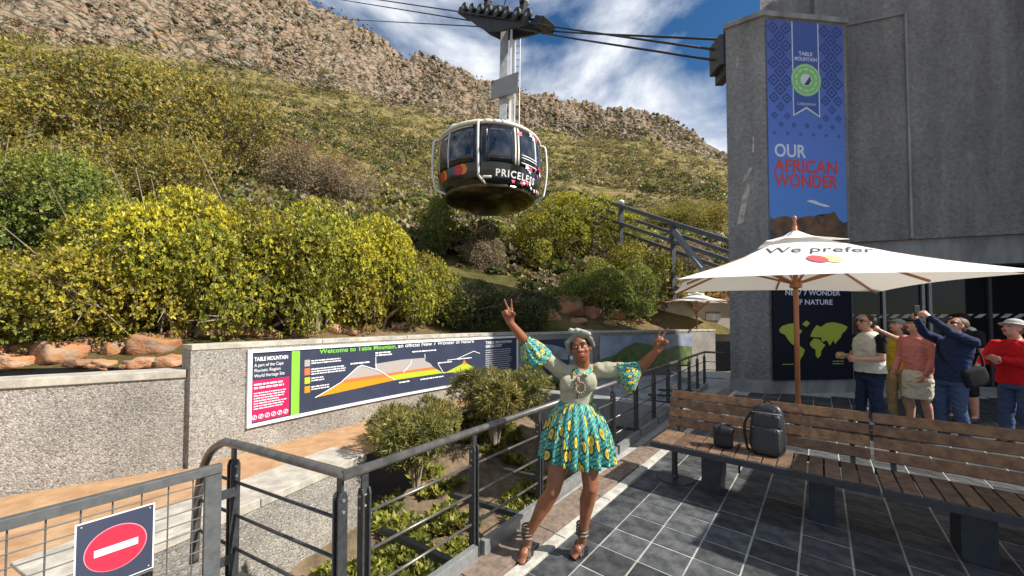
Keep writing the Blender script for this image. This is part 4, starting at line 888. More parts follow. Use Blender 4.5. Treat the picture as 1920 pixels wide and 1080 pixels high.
for k_, pl in LAND.items(): flat([(.10 + x / 100 * 1.85, .30 + y / 100 * 1.12) for x, y in pl], f_, ms, M_map, 'continent')
micro(.2, .5, .36, 1, .05, .02, M_map, ms, f_); micro(1.5, 1.8, .42, 2, .06, .02, M_map, ms, f_)

# ------------------------------------------------------------------ parasols
m = mat('white_canvas', (.88, .88, .86), .8, var=.04, vscale=3, bump=.12, bscale=160); n, l, b = nodes(m)
o_ = [q for q in n if q.type == 'OUTPUT_MATERIAL'][0]; tr = n.new('ShaderNodeBsdfTranslucent'); tr.inputs[0].default_value = (.72, .66, .56, 1); msx = n.new('ShaderNodeMixShader'); msx.inputs[0].default_value = .30
l.new(b.outputs[0], msx.inputs[1]); l.new(tr.outputs[0], msx.inputs[2]); l.new(msx.outputs[0], o_.inputs[0]); M_canvas = m
M_wood = mat('varnished_wood', (.34, .115, .035), .35, col2=(.46, .17, .055), vscale=5, stretch=(8, 8, .8), coat=.3)
def canopy_grid(A, B_, top, zsag, pull, nu=14, nv=9, jit=0.0):
    vs = []; fs = []
    for j in range(nv + 1):
        for i in range(nu + 1):
            u = i / nu; e = A.lerp(B_, u); arc = 4 * u * (1 - u); inward = (Vector((top.x, top.y, e.z)) - e); e = e + inward * pull * arc + Vector((0, 0, zsag * arc)); v = j / nv
            p = top.lerp(e, v); p.z -= .06 * math.sin(math.pi * v) * (1 - .6 * arc); vs.append(p + Vector((0, 0, random.uniform(-jit, jit))))
    for j in range(nv):
        for i in range(nu): a = j * (nu + 1) + i; fs.append((a, a + 1, a + nu + 2, a + nu + 1))
    return vs, fs
def parasol(name, corners, c, zt, label, z0=0.0, group=None, pole_r=.032, base=True, detail=True):
    top = Vector((c[0], c[1], zt)); um = empty(name, (c[0], c[1], z0), label=label, cat='parasol', group=group)
    C = [Vector(q) for q in corners]
    for i in range(4):
        A, B_ = C[i], C[(i + 1) % 4]; mb = MB(); mb.add(*canopy_grid(A, B_, top, .035, .055)); mb.obj('canopy_panel', M_canvas, um, smooth=True)
    for i in range(4):                       # vent cap
        A, B_ = top.lerp(C[i], .27), top.lerp(C[(i + 1) % 4], .27); up = Vector((0, 0, .028)); mb = MB(); mb.add(*canopy_grid(A + up, B_ + up, top + Vector((0, 0, .04)), .05, .10, 10, 5, .008)); mb.obj('vent_flap', M_canvas, um, smooth=True)
    MB().tube([(c[0], c[1], z0), (c[0], c[1], zt + .09)], pole_r, 14).obj('pole', M_wood, um, smooth=True)
    MB().lathe([(.0, 0), (.022, .0), (.026, .03), (.016, .06), (.03, .10), (.022, .14), (0, .155)], (c[0], c[1], zt + .09), 14).obj('finial', M_wood, um, smooth=True)
    if detail:
        hub = Vector((c[0], c[1], zt - .75)); MB().lathe([(.034, -.06), (.075, -.05), (.075, .05), (.034, .06)], hub, 16).obj('hub', M_wood, um)
        mids = [(C[i] + C[(i + 1) % 4]) / 2 for i in range(4)]
        for e, q in [(x, .97) for x in C] + [(x, .90) for x in mids]:
            a = top + Vector((0, 0, -.10)); b2 = top.lerp(e, q) + Vector((0, 0, -.050 if q > .95 else -.03)); MB().bar(a, b2, .022, .032).obj('rib', M_wood, um)
            k = a.lerp(b2, .48) + Vector((0, 0, -.025)); MB().bar(hub, k, .02, .03).obj('strut', M_wood, um)
    if base: MB().lathe([(.0, 0), (.32, 0), (.32, .05), (.06, .07), (.045, .3), (0, .3)], (c[0], c[1], z0), 28).obj('base', M_steel, um)
    return um
ZE = 2.2
PC = [Vector((1.97, 4.36, ZE)), Vector((5.72, 3.86, ZE + .02)), Vector((6.30, 6.32, ZE)), Vector((2.86, 6.50, ZE))]
um = parasol('parasol', PC, (4.08, 5.28), 2.98, 'large white parasol with a We prefer print and wooden pole behind the bench')
M_ink = mat('black_print', (.02, .02, .022), .6)
# print on the front panel
from mathutils.bvhtree import BVHTree
_v, _f = canopy_grid(PC[0], PC[1], Vector((4.08, 5.28, 2.98)), .035, .055, 14, 9); BV = BVHTree.FromPolygons(_v, _f)
tp = Vector((4.08, 5.28, 2.98)); nrm = (PC[1] - PC[0]).cross(tp - PC[0]).normalized()
if nrm.y > 0: nrm = -nrm
def on_panel(x, y, lift=.05):
    d = ray(x, y); o = Vector((0, 0, CAMH)); t = (PC[0] - o).dot(nrm) / d.dot(nrm); return o + d * t
pA, pB = on_panel(1432, 470), on_panel(1634, 468); ex = (pB - pA).normalized(); ey = nrm.cross(ex); ey = ey if ey.z > 0 else -ey
def canv(x, y, off):                                # keep the print just above the sagging cloth
    p = pA + ex * x + ey * y
    h_ = BV.ray_cast(p + Vector((0, 0, 1)), Vector((0, 0, -1)))
    return (h_[0] if h_[0] is not None else p) + Vector((0, -.3, 1)).normalized() * off
put_text('We prefer', lambda x, y: canv(x, y, .008), um, M_ink, size=.26, shear=.45, bold=-.004, fit=(pB - pA).length)
q_ = on_panel(1534, 484); dx = (q_ - pA).dot(ex); dy = (q_ - pA).dot(ey)
for k_, (ox, mm) in enumerate(((0.0, mat('logo_red', (.72, .06, .07), .6)), (.155, mat('logo_amber', (.86, .55, .22), .6)))):
    flat([(dx + ox + .11 * math.cos(2 * math.pi * i / 32), dy + .02 + .11 * math.sin(2 * math.pi * i / 32)) for i in range(32)], lambda x, y, k_=k_: canv(x, y, .009 + .003 * (1 - k_)), um, mm, 'logo_disc')
parasol('parasol', [Vector((3.7, 2.0, 2.25)), Vector((6.3, -.5, 2.25)), Vector((8.6, 2.0, 2.25)), Vector((5.52, 3.92, 2.25))], (6.1, 1.9), 3.0, 'unseen white parasol added to shade the near terrace by the long bench')  # extra canopy out of view, added to shade the right foreground

# ------------------------------------------------------------------ benches
M_slat = mat('weathered_slat', (.115, .052, .02), .5, col2=(.27, .13, .048), vscale=14, bump=.25, bscale=24, objrand=.3, stretch=(1, 1, 1))
M_seat = mat('brown_slat', (.085, .048, .028), .55, col2=(.19, .115, .068), vscale=14, bump=.25, bscale=30, objrand=.3)
M_legs = mat('bench_leg_paint', (.035, .040, .047), .45, var=.2, vscale=12, bump=.05)
def bench(t0, t1, legs, label, ped=None):
    bo = empty('slatted_bench', L(4.2, (t0 + t1) / 2), label=label, cat='bench', group=None)
    nk = int(round((t1 - t0) / .104)); w = (t1 - t0) / nk
    for i in range(nk):
        c = t0 + (i + .5) * w; MB().bar(L(3.90, c, .447 + random.uniform(-.002, .002)), L(4.40, c, .447), w - .013, .024).obj('seat_slat', M_seat, bo, bevel=.003)
    MB().bar(L(3.885, t0, .425), L(3.885, t1, .425), .02, .055).obj('seat_rail', M_legs, bo); MB().bar(L(4.415, t0, .425), L(4.415, t1, .425), .02, .055).obj('seat_rail', M_legs, bo)
    for k in range(4):
        z = .545 + k * .098; s = 4.47 + k * .040; up = Vector((.04 * UX, .04 * UY, .098)).normalized()
        MB().bar(L(s, t0 + .006, z), L(s, t1 - .006, z), .024, .090, up=up).obj('back_slat', M_slat, bo, bevel=.004)
    for c in ([t0 + .12, (t0 + t1) / 2, t1 - .12] if t1 - t0 > 1.2 else [t0 + .1, t1 - .1]):
        MB().bar(L(4.43, c, .36), L(4.645, c, .885), .035, .02, up=(UX, UY, 0)).obj('back_support', M_legs, bo)
    for c in legs: MB().box(L(4.23, c, .20), (.17, .30, .40), R(-40)).obj('leg', M_legs, bo, bevel=.006)
    if ped:
        p = L(4.22, ped); MB().lathe([(.0, 0), (.19, 0), (.19, .012), (.04, .02), (.03, .05), (.03, .39), (.07, .40), (0, .41)], p, 28).obj('pedestal', M_steel, bo)
    return bo
bench(-1.38, .317, [-.86, -.02], 'slatted timber bench with dark block legs that carries the black backpack', ped=-1.24)
bench(.329, 2.4, [.82, 1.9], 'slatted timber bench with dark block legs, empty, in line after the one with the backpack')

# ------------------------------------------------------------------ bags on the bench
def sbox(mb, c, r, M=None, e=.35, nu=28, nv=16, taper=0.0, mi=0):      # rounded box (superellipsoid)
    c = Vector(c); vs = []; fs = []
    sg = lambda v, q: math.copysign(abs(v) ** q, v)
    for j in range(nv + 1):
        th = -math.pi / 2 + math.pi * j / nv
        for k in range(nu):
            a = 2 * math.pi * k / nu; z = sg(math.sin(th), e); w = sg(math.cos(th), e) * (1 - taper * (z + 1) / 2)
            q = Vector((w * sg(math.cos(a), e) * r[0], w * sg(math.sin(a), e) * r[1], z * r[2])); vs.append(c + (M @ q if M is not None else q))
    for j in range(nv):
        for k in range(nu): k2 = (k + 1) % nu; fs.append((j * nu + k, j * nu + k2, (j + 1) * nu + k2, (j + 1) * nu + k))
    return mb.add(vs, fs, mi)
m = mat('quilted_black', (.022, .022, .024), .42, spec=.6); n, l, b = nodes(m); c = n.new('ShaderNodeTexCoord'); mpx = n.new('ShaderNodeMapping'); mpx.inputs['Rotation'].default_value = (R(45), 0, R(40)); mpx.inputs['Scale'].default_value = (60, 60, 60); l.new(c.outputs['Object'], mpx.inputs[0])
wv = n.new('ShaderNodeTexChecker'); wv.inputs['Scale'].default_value = 1.0; l.new(mpx.outputs[0], wv.inputs[0]); rp = n.new('ShaderNodeMix'); rp.data_type = 'RGBA'; rp.inputs['A'].default_value = (.009, .009, .010, 1); rp.inputs['B'].default_value = (.02, .02, .021, 1); l.new(wv.outputs['Fac'], rp.inputs['Factor']); l.new(rp.outputs['Result'], b.inputs['Base Color'])
bp = n.new('ShaderNodeBump'); bp.inputs['Strength'].default_value = .5; bp.inputs['Distance'].default_value = .01; l.new(wv.outputs['Fac'], bp.inputs['Height']); l.new(bp.outputs[0], b.inputs['Normal']); M_quilt = m
bpq = G(1437, 856, .459); Mr = Matrix.Rotation(R(-40), 3, 'Z') @ Matrix.Rotation(R(-7), 3, 'X')
bk = empty('backpack', bpq + Vector((.05, .1, 0)), label='black quilted backpack standing on the bench seat', cat='backpack')
def bl(x, y, z): return bpq + L(0, 0) + Mr @ Vector((x, y, z))
mb = MB(); sbox(mb, bl(0, .11, .235), (.155, .085, .235), Mr, .5, taper=.22); mb.obj('main_body', M_quilt, bk, smooth=True)
mb = MB(); sbox(mb, bl(0, .025, .135), (.125, .05, .13), Mr, .45, taper=.1); mb.obj('front_pocket', M_quilt, bk, smooth=True)
mb = MB(); sbox(mb, bl(0, .03, .31), (.11, .03, .075), Mr, .5); mb.obj('front_pocket', M_quilt, bk, smooth=True)
for z in (.245, .385): mb = MB(); mb.tube([bl(-.115, .0 + .03, z), bl(-.05, -.022 + .02, z + .004), bl(.05, -.022 + .02, z + .004), bl(.115, .03, z)], .004, 6); mb.obj('zip', M_galv, bk)
mb = MB(); mb.tube(smooth_path([bl(-.03, .16, .455), bl(-.025, .16, .49), bl(.025, .16, .49), bl(.03, .16, .455)], 5), .008, 8); mb.obj('handle', M_black, bk, smooth=True)
mb = MB(); mb.tube(smooth_path([bl(-.13, .16, .38), bl(-.19, .13, .25), bl(-.17, .12, .06), bl(-.15, .10, .02)], 6), .012, 8); mb.obj('strap', M_black, bk, smooth=True)
cbq = G(1357, 842, .459); cb = empty('camera_bag', cbq, label='small black camera bag on the bench beside the backpack', cat='bag')
mb = MB(); sbox(mb, cbq + Vector((.03, .06, .095)), (.085, .065, .095), Matrix.Rotation(R(-30), 3, 'Z'), .4); mb.obj('body', M_black, cb, smooth=True)
mb = MB(); sbox(mb, cbq + Vector((.03, .055, .165)), (.09, .07, .045), Matrix.Rotation(R(-30), 3, 'Z'), .5); mb.obj('flap', mat('bag_nylon', (.02, .02, .024), .35), cb, smooth=True)
mb = MB(); mb.tube(smooth_path([cbq + Vector((-.05, .02, .16)), cbq + Vector((-.02, .0, .235)), cbq + Vector((.06, .04, .23)), cbq + Vector((.12, .08, .15))], 6), .008, 8); mb.obj('strap', M_black, cb, smooth=True)
stp = G(1387, 842, .45); mb = MB(); mb.tube(smooth_path([stp + Vector((.1, .12, .03)), stp + Vector((.0, .02, .015)), stp + Vector((-.03, -.04, -.08)), stp + Vector((-.03, -.035, -.22))], 6), .009, 6); mb.obj('strap', M_black, bk, smooth=True)

# ------------------------------------------------------------------ cable car
GX, GY, GZ = -.97, 16.0, 7.12
gc = empty('cable_car', (GX, GY, GZ - .4), label='round black and cream cable car with PRICELESS lettering hanging below the cables', cat='cable car')
M_gblk = mat('gondola_black', (.012, .013, .014), .22, spec=.6, coat=.4); M_cream = mat('gondola_cream', (.72, .68, .58), .4, var=.08, vscale=3); M_gwin = mat('tinted_glass', (.014, .018, .028), .04, spec=.9)
M_under = mat('polished_underside', (.16, .12, .06), .2, .75, col2=(.03, .025, .02), vscale=1.1)
def cyl(ph, r, z): return Vector((GX + math.sin(ph) * r, GY - math.cos(ph) * r, GZ + z))
def rad(z): return float(np.interp(z, [-.35, -.1, .1, .6, 1.2, 1.9, 2.2, 2.38], [1.6, 2.0, 2.14, 2.24, 2.27, 2.22, 2.15, 2.0]))
prof = [(rad(z), z) for z in (-.12, -.05, .1, .35, .6)]
MB().lathe(prof, (GX, GY, GZ), 72, caps=False).obj('lower_skirt', M_gblk, gc, smooth=True)
MB().lathe([(0, -.42), (1.1, -.42), (1.65, -.36), (1.88, -.25), (1.985, -.12)], (GX, GY, GZ), 72).obj('underside', M_under, gc, smooth=True)
MB().lathe([(rad(z) - .05, z) for z in (.6, 1.2, 1.9, 2.15)], (GX, GY, GZ), 72, caps=False).obj('cabin_shell', M_gblk, gc, smooth=True)
MB().lathe([(rad(2.15) - .02, 2.12), (2.22, 2.14), (2.23, 2.22), (2.11, 2.33), (1.55, 2.43), (.55, 2.5), (0, 2.5)], (GX, GY, GZ), 72).obj('roof', M_cream, gc, smooth=True)
def patch(p0, p1, z0, z1, o, m, name, parent=gc, k=10, kz=5):
    mb = MB(); vs = []; fs = []
    for j in range(kz + 1):
        for i in range(k + 1): z = z0 + (z1 - z0) * j / kz; vs.append(cyl(p0 + (p1 - p0) * i / k, rad(z) + o, z))
    for j in range(kz):
        for i in range(k): a = j * (k + 1) + i; fs.append((a, a + 1, a + k + 2, a + k + 1))
    ob = mb.add(vs, fs).obj(name, m, parent, smooth=True, fix=False); sd = ob.modifiers.new('thick', 'SOLIDIFY'); sd.thickness = .03; sd.offset = 1; return ob
wins = [(-88, -66), (-64, -45), (-42, -14), (2, 27), (35, 57), (61, 84), (88, 120), (125, 160), (165, 200), (205, 235), (240, 268)]
for a, b2 in wins:
    patch(R(a - 1), R(b2 + 1), .66, 2.08, -.03, M_gwin, 'window_pane')
for a in (-65, -43.5, 0, 29.5, 33, 59, 86, 122.5, 162.5, 202, 237): patch(R(a - .9), R(a + .9), .62, 2.13, -.025, M_cream if a in (29.5, 33, 59, -43.5, -65) else M_gblk, 'pillar', k=2)
for a, b2 in ((-64, -45), (-42, -14)): patch(R(a), R(b2), 2.03, 2.07, -.02, M_cream, 'window_frame', k=8, kz=1)
# white docking guards: bars bent out from roof to skirt
def guard(ph, zb, out=.22, r=.045):
    pts = [cyl(ph, rad(2.15) - .1, 2.2), cyl(ph, rad(2.1) + out * .7, 2.16), cyl(ph, rad(1.9) + out, 1.95), cyl(ph, rad(1.0) + out, 1.0), cyl(ph, rad(.2) + out, .2), cyl(ph, rad(0) + out, zb), cyl(ph + .10, rad(-.1) - .05, zb - .18)]
    MB().tube(smooth_path(pts, 6), r, 10).obj('docking_guard', M_white, gc, smooth=True)
guard(R(-7), .05); guard(R(-72), .05); guard(R(86), -.05); guard(R(150), .05)
patch(R(-4), R(5), .02, .10, .06, M_white, 'step_plate', k=4, kz=1)
# lettering wrapped round the skirt
def skirt_fn(ph0, z0, o=.012): return lambda x, y: cyl(R(ph0) + x / 2.2, rad(z0 + y) + o, z0 + y)
put_text('PRICELESS', skirt_fn(9, .12), gc, M_white, size=.36, bold=.022, spacing=1.22)
Mlr, Mlo = mat('logo_red_g', (.62, .02, .03), .35), mat('logo_orange_g', (.78, .26, .03), .35)
for ph in (-54, -27):
    for dx_, mm, oo in ((-.11, Mlr, .016), (.09, Mlo, .010)):
        f = skirt_fn(ph, .42, oo); flat([(dx_ + .19 * math.cos(2 * math.pi * i / 24), .19 * math.sin(2 * math.pi * i / 24)) for i in range(24)], f, gc, mm, 'logo_disc')
M_flow = mat('flower_print', (.62, .04, .13), .45); rg = random.Random(3)
for i in range(26):                                   # red and white flower print on the right hand side
    ph, z = rg.uniform(28, 78), rg.choice([rg.uniform(-.05, .1), rg.uniform(.55, 1.4), rg.uniform(.5, .9), rg.uniform(1.8, 2.1)]); s = rg.uniform(.07, .17); k = 10; a0_ = rg.random() * 6
    flat([(s * (1 if j % 2 else .45) * math.cos(a0_ + 2 * math.pi * j / k), s * (1 if j % 2 else .45) * math.sin(a0_ + 2 * math.pi * j / k)) for j in range(k)], lambda x, y, ph=ph, z=z: cyl(R(ph) + x / 2.2, rad(z) + .03, z + y), gc, M_flow if rg.random() < .6 else M_white, 'flower_print')
for z in (.72, .82, .92, 1.02): patch(R(36), R(60), z, z + .035, .012, M_white if z != .82 else M_gblk, 'stripe', k=6, kz=1)
# roof gear and hanger
hx, hy = -.30, 15.7
def hb(x, y, z): return Vector((hx + x, hy + y, z))
for sgn in (-1, 1):
    m_ = MB(); m_.bar(hb(sgn * 1.15, -.15, GZ + 2.44), hb(sgn * .05 , -.15, GZ + 3.12), .22, .16); m_.obj('hanger_foot', M_white, gc, bevel=.02)
MB().box(hb(0, .1, GZ + 2.62), (1.6, .9, .24)).obj('roof_frame', M_gblk, gc, bevel=.03)
zt_ = D(950, 52, hy).z
MB().bar(hb(-.12, 0, GZ + 2.6), hb(-.02, 0, zt_), .34, .30, up=(0, 1, 0)).obj('hanger_arm', mat('hanger_grey', (.30, .31, .31), .45, var=.2, vscale=4), gc, bevel=.02)
MB().bar(hb(.24, -.02, GZ + 2.6), hb(.32, -.02, zt_), .20, .26, up=(0, 1, 0)).obj('hanger_arm', M_white, gc, bevel=.02)
for dx_ in (.40, .60): MB().tube([hb(dx_, -.18, GZ + 2.6), hb(dx_ + .06, -.18, zt_)], .022, 8).obj('ladder_rail', M_white, gc)
k = 0; z = GZ + 2.8
while z < zt_ - .1: MB().tube([hb(.40 + .05 * (z - GZ - 2.6) / 5, -.18, z), hb(.62 + .05 * (z - GZ - 2.6) / 5, -.18, z)], .014, 6).obj('ladder_rung', M_galv, gc); z += .3
c0 = D(946, 162, hy - .3); MB().prism([D(921, 153, hy - .3), D(972, 134, hy - .3), D(970, 172, hy - .3), D(920, 186, hy - .3)], (0, .06, 0)).obj('wind_plate', mat('plate_grey', (.10, .105, .11), .5, var=.1, vscale=2), gc)
MB().ell(cyl(R(-50), 1.7, 2.45), (.3, .3, .2)).obj('roof_lamp', M_white, gc, smooth=True)
# carriage on the cables
CA = D(1352, 92, 9.3); CCn = D(938, 36, 15.7); cdir = (CCn - CA).normalized(); cs = cdir.cross(Vector((0, 0, 1))).normalized(); cu = cs.cross(cdir)
def cp(a, s, h): return CCn + cdir * a + cs * s + cu * h
Mc = Matrix((cdir, cs, cu)).transposed()
M_carr = mat('greasy_black_steel', (.018, .019, .019), .45, .3, var=.4, vscale=5)
def sbm(mb, c, r, e): return sbox(mb, c, r, Mc, e, 20, 12)
mb = MB(); lens = [(-2.5, .10), (-1.9, .24), (-1.0, .42), (0, .52), (1.0, .42), (1.9, .24), (2.5, .10)]
for s_ in (-.34, .34): mb.prism([cp(a, s_ - .05, -h * 1.15 - .05) for a, h in lens] + [cp(a, s_ - .05, .05 + .3 * h) for a, h in reversed(lens)], cs * .10)
mb.obj('carriage_frame', M_carr, gc)
mb = MB(); sbm(mb, cp(.1, 0, .12), (.62, .30, .36), .6); mb.obj('carriage_housing', M_steel, gc, smooth=True)
for i in range(8):
    a = -2.55 + i * .73
    for s_ in (-.46, .46):
        mb = MB(); c = cp(a, s_, .08); mb.tube([c - cs * .06, c + cs * .06], .21, 16); w_ = mb.obj('wheel', M_carr, gc); MB().tube([c - cs * .075, c + cs * .075], .07, 10).obj('wheel_hub', M_galv, w_)
for a in (-1.5, 1.35):
    mb = MB(); mb.bar(cp(a, 0, .2), cp(a + .18, 0, .72), .22, .28); mb.bar(cp(a + .12, 0, .62), cp(a + .3, 0, .86), .34, .24); mb.obj('brake_caliper', M_carr, gc, bevel=.02)
for a in (-3.0, -3.3, 2.9, 3.2):
    mb = MB(); c = cp(a, 0, .02); mb.box(c, (.26, .7, .30), M=Mc); mb.obj('end_roller', M_carr, gc, bevel=.03)
MB().bar(cp(-3.3, .32, 0), cp(3.2, .32, 0), .05, .08).obj('side_rail', M_carr, gc); MB().bar(cp(-3.3, -.32, 0), cp(3.2, -.32, 0), .05, .08).obj('side_rail', M_carr, gc)
MB().tube([cp(.05, 0, .4), cp(.08, 0, .75)], .025, 6).obj('antenna', M_carr, gc)
M_cable = mat('steel_cable', (.05, .05, .052), .4, .7)
ends = [(1348, 74, .46, 0.0, 'upper dark cable leading from the station wall to the carriage of the cable car'), (1346, 94, -.46, 0.0, 'middle dark cable leading from the station wall to the carriage of the cable car'), (1346, 114, -.20, -.18, 'lowest dark cable leading from the station wall to the carriage of the cable car')]
for x, y, s_, h_, lb in ends:
    a = D(x, y, 9.3); b2 = cp(0, s_, h_ - .12); d = b2 - a; MB().tube([a - d.normalized() * -.02, a.lerp(b2, .5) - Vector((0, 0, .04)), b2, a + d * 3, a + d * 10], .030, 8).obj('cable', M_cable, smooth=True, label=lb, category='cable')

# ------------------------------------------------------------------ steel guide rails on the slope
gr = empty('guide_rails', D(1300, 520, 14), label='grey steel guide rails on stilts climbing the slope beside the station', cat='rail structure')
tA, tB, lA, lB = D(1400, 463, 12.6), D(1088, 362, 21), D(1400, 500, 12.6), D(1088, 393, 21)
M_rail = mat('rail_blue_grey', (.105, .115, .135), .5, .2, var=.2, vscale=5)
MB().bar(tA, tB, .16, .17).obj('beam', M_rail, gr, bevel=.01); MB().bar(lA, lB, .14, .15).obj('beam', M_rail, gr, bevel=.01)
MB().bar(tA + Vector((.5, .8, -.25)), tB + Vector((.5, .8, -.35)), .12, .14).obj('beam', M_rail, gr); MB().bar(lA + Vector((.5, .8, -.25)), lB + Vector((.5, .8, -.35)), .12, .14).obj('beam', M_rail, gr)
for x, capm in ((1166, True), (1264, False)):
    f_ = (tA.x / tA.y - 0)  # parameter along the beam where its photo column is x
    lo, hi = 0.0, 1.0
    for _ in range(40):
        mid = (lo + hi) / 2; p = tA.lerp(tB, mid); lo, hi = (mid, hi) if 960 + FPX * p.x / p.y > x else (lo, mid)
    p, q = tA.lerp(tB, lo), lA.lerp(lB, lo); MB().bar(p, q, .2, .2, up=(0, 1, 0)).obj('stilt', M_rail, gr); g = Vector((q.x, q.y, terr1(q.x, q.y) - .3))
    if capm: MB().ell(p + Vector((0, 0, .2)), (.16, .16, .12)).obj('lamp_cap', M_white, gr, smooth=True)
    MB().bar(q, g, .16, .16, up=(0, 1, 0)).obj('stilt', M_rail, gr)
    if not capm:
        e = D(1318, 505, q.y - 2.0); MB().bar(p + Vector((0, 0, -.3)), e, .2, .16).obj('brace', mat('rail_light', (.20, .21, .24), .5), gr)

# ------------------------------------------------------------------ kiosk and its parasol beyond the wall
ki = empty('kiosk', (7.6, 15.2, 1.1), label='cream walled kiosk behind the small parasol at the foot of the slope', cat='kiosk')
M_kios = mat('cream_render', (.60, .55, .45), .8, var=.1, vscale=2)
MB().prism([(5.95, 15.0, .9), (9.6, 14.6, .9), (9.9, 17.4, .9), (6.2, 17.8, .9)], (0, 0, 1.6)).obj('wall', M_kios, ki)
MB().prism([(5.8, 14.85, 2.5), (9.75, 14.4, 2.5), (10.0, 17.6, 2.5), (6.1, 18.0, 2.5)], (0, 0, .10)).obj('roof', mat('terracotta', (.45, .17, .06), .8, var=.2, vscale=8), ki)
MB().box((8.05, 14.74, 1.9), (.55, .03, .34), R(-6)).obj('notice', M_conc, ki)
MB().box((6.1, 14.7, 1.33), (.42, .3, .42)).obj('white_box', M_white, label='small white box at the corner of the kiosk', category='box')
cx_, cy_ = 7.0, 13.95
sq = lambda h: [Vector((cx_ + math.cos(a) * h, cy_ + math.sin(a) * h, 2.40)) for a in (R(195), R(285), R(15), R(105))]
parasol('parasol', sq(1.45), (cx_, cy_), 2.78, 'small white parasol in front of the cream kiosk', z0=1.05, pole_r=.03, base=True)

# ------------------------------------------------------------------ people
def cap(mb, p0, p1, r0, r1, n=14):
    p0, p1 = Vector(p0), Vector(p1); d = p1 - p0
    if d.length < 1e-5: d = Vector((0, 0, 1e-4))
    u = d.normalized(); x = u.orthogonal().normalized(); y = u.cross(x); rings = []
    for k in range(1, 4): a = math.pi / 2 * k / 4; rings.append((p0 - u * r0 * math.cos(a), r0 * math.sin(a)))
    rings += [(p0, r0), (p1, r1)]
    for k in range(3, 0, -1): a = math.pi / 2 * k / 4; rings.append((p1 + u * r1 * math.cos(a), r1 * math.sin(a)))
    vs = [p0 - u * r0]; fs = []
    for c, r in rings: vs += [c + (x * math.cos(2 * math.pi * k / n) + y * math.sin(2 * math.pi * k / n)) * r for k in range(n)]
    vs.append(p1 + u * r1); m = len(rings)
    for k in range(n): fs.append((0, 1 + (k + 1) % n, 1 + k)); fs.append((len(vs) - 1, 1 + (m - 1) * n + k, 1 + (m - 1) * n + (k + 1) % n))
    for i in range(m - 1):
        for k in range(n): k2 = (k + 1) % n; fs.append((1 + i * n + k, 1 + i * n + k2, 1 + (i + 1) * n + k2, 1 + (i + 1) * n + k))
    return mb.add(vs, fs)
def chain(mb, pts, rs):
    for a, b2, r, q in zip(pts, pts[1:], rs, rs[1:]): cap(mb, a, b2, r, q)
def loft(mb, secs, X, Y, n=28):                        # closed elliptic loft: (centre, rx, ry)
    vs = []; fs = []
    for c, rx, ry in secs: vs += [Vector(c) + X * math.cos(2 * math.pi * k / n) * rx + Y * math.sin(2 * math.pi * k / n) * ry for k in range(n)]
    for i in range(len(secs) - 1):
        for k in range(n): k2 = (k + 1) % n; fs.append((i * n + k, i * n + k2, (i + 1) * n + k2, (i + 1) * n + k))
    b0 = len(vs); vs += [Vector(secs[0][0]), Vector(secs[-1][0])]; m = len(secs) - 1
    for k in range(n): fs.append((b0, (k + 1) % n, k)); fs.append((b0 + 1, m * n + k, m * n + (k + 1) % n))
    return mb.add(vs, fs)
def blob(mb, name, m, parent, voxel=.012, it=6, fold=0.0, **k):  # one continuous surface out of overlapping forms
    me = mb.mesh('tmp', fix=True); o = bpy.data.objects.new('tmp', me); COL.objects.link(o)
    r = o.modifiers.new('r', 'REMESH'); r.mode = 'VOXEL'; r.voxel_size = voxel; r.use_smooth_shade = True
    if it: s = o.modifiers.new('s', 'SMOOTH'); s.factor = .5; s.iterations = it
    dg = bpy.context.evaluated_depsgraph_get(); me2 = bpy.data.meshes.new_from_object(o.evaluated_get(dg)); bpy.data.objects.remove(o); bpy.data.meshes.remove(me)
    me2.name = name
    if fold:                                 # soft creases in cloth
        nb_ = np.zeros(len(me2.vertices) * 3, np.float32); me2.vertices.foreach_get('normal', nb_); nb_ = nb_.reshape(-1, 3)
        for v, vn_ in zip(me2.vertices, nb_):
            q = v.co.copy(); v.co = q + Vector(vn_.tolist()) * fold * (mn.noise(Vector((q.x * 9, q.y * 9, q.z * 16 + 3 * mn.noise(q * 4)))) + .6 * mn.noise(Vector((q.x * 22, q.y * 22, q.z * 30))))
    return link(name, me2, m, parent, smooth=True, **k)
def skin_mat(name, c, c2): 
    m = mat(name, c, .42, col2=c2, vscale=9, bump=.05, bscale=120, spec=.45, ramp=(.3, .7)); b = m.node_tree.nodes['Principled BSDF']; b.inputs['Subsurface Weight'].default_value = .08; b.inputs['Subsurface Radius'].default_value = (.01, .004, .002); b.inputs['Subsurface Scale'].default_value = .5
    return m
M_sk_b = skin_mat('brown_skin', (.20, .070, .030), (.29, .11, .05)); M_sk_p = skin_mat('fair_skin', (.50, .25, .17), (.60, .34, .25)); M_lip = mat('lips', (.30, .05, .05), .35)
M_eye = mat('eye_white', (.42, .39, .36), .35); M_iris = mat('dark_eye', (.015, .01, .008), .2); M_hair_d = mat('black_hair', (.012, .010, .009), .6, bump=.4, bscale=90); M_hair_b = mat('brown_hair', (.12, .06, .03), .6, bump=.4, bscale=90, var=.3, vscale=40)
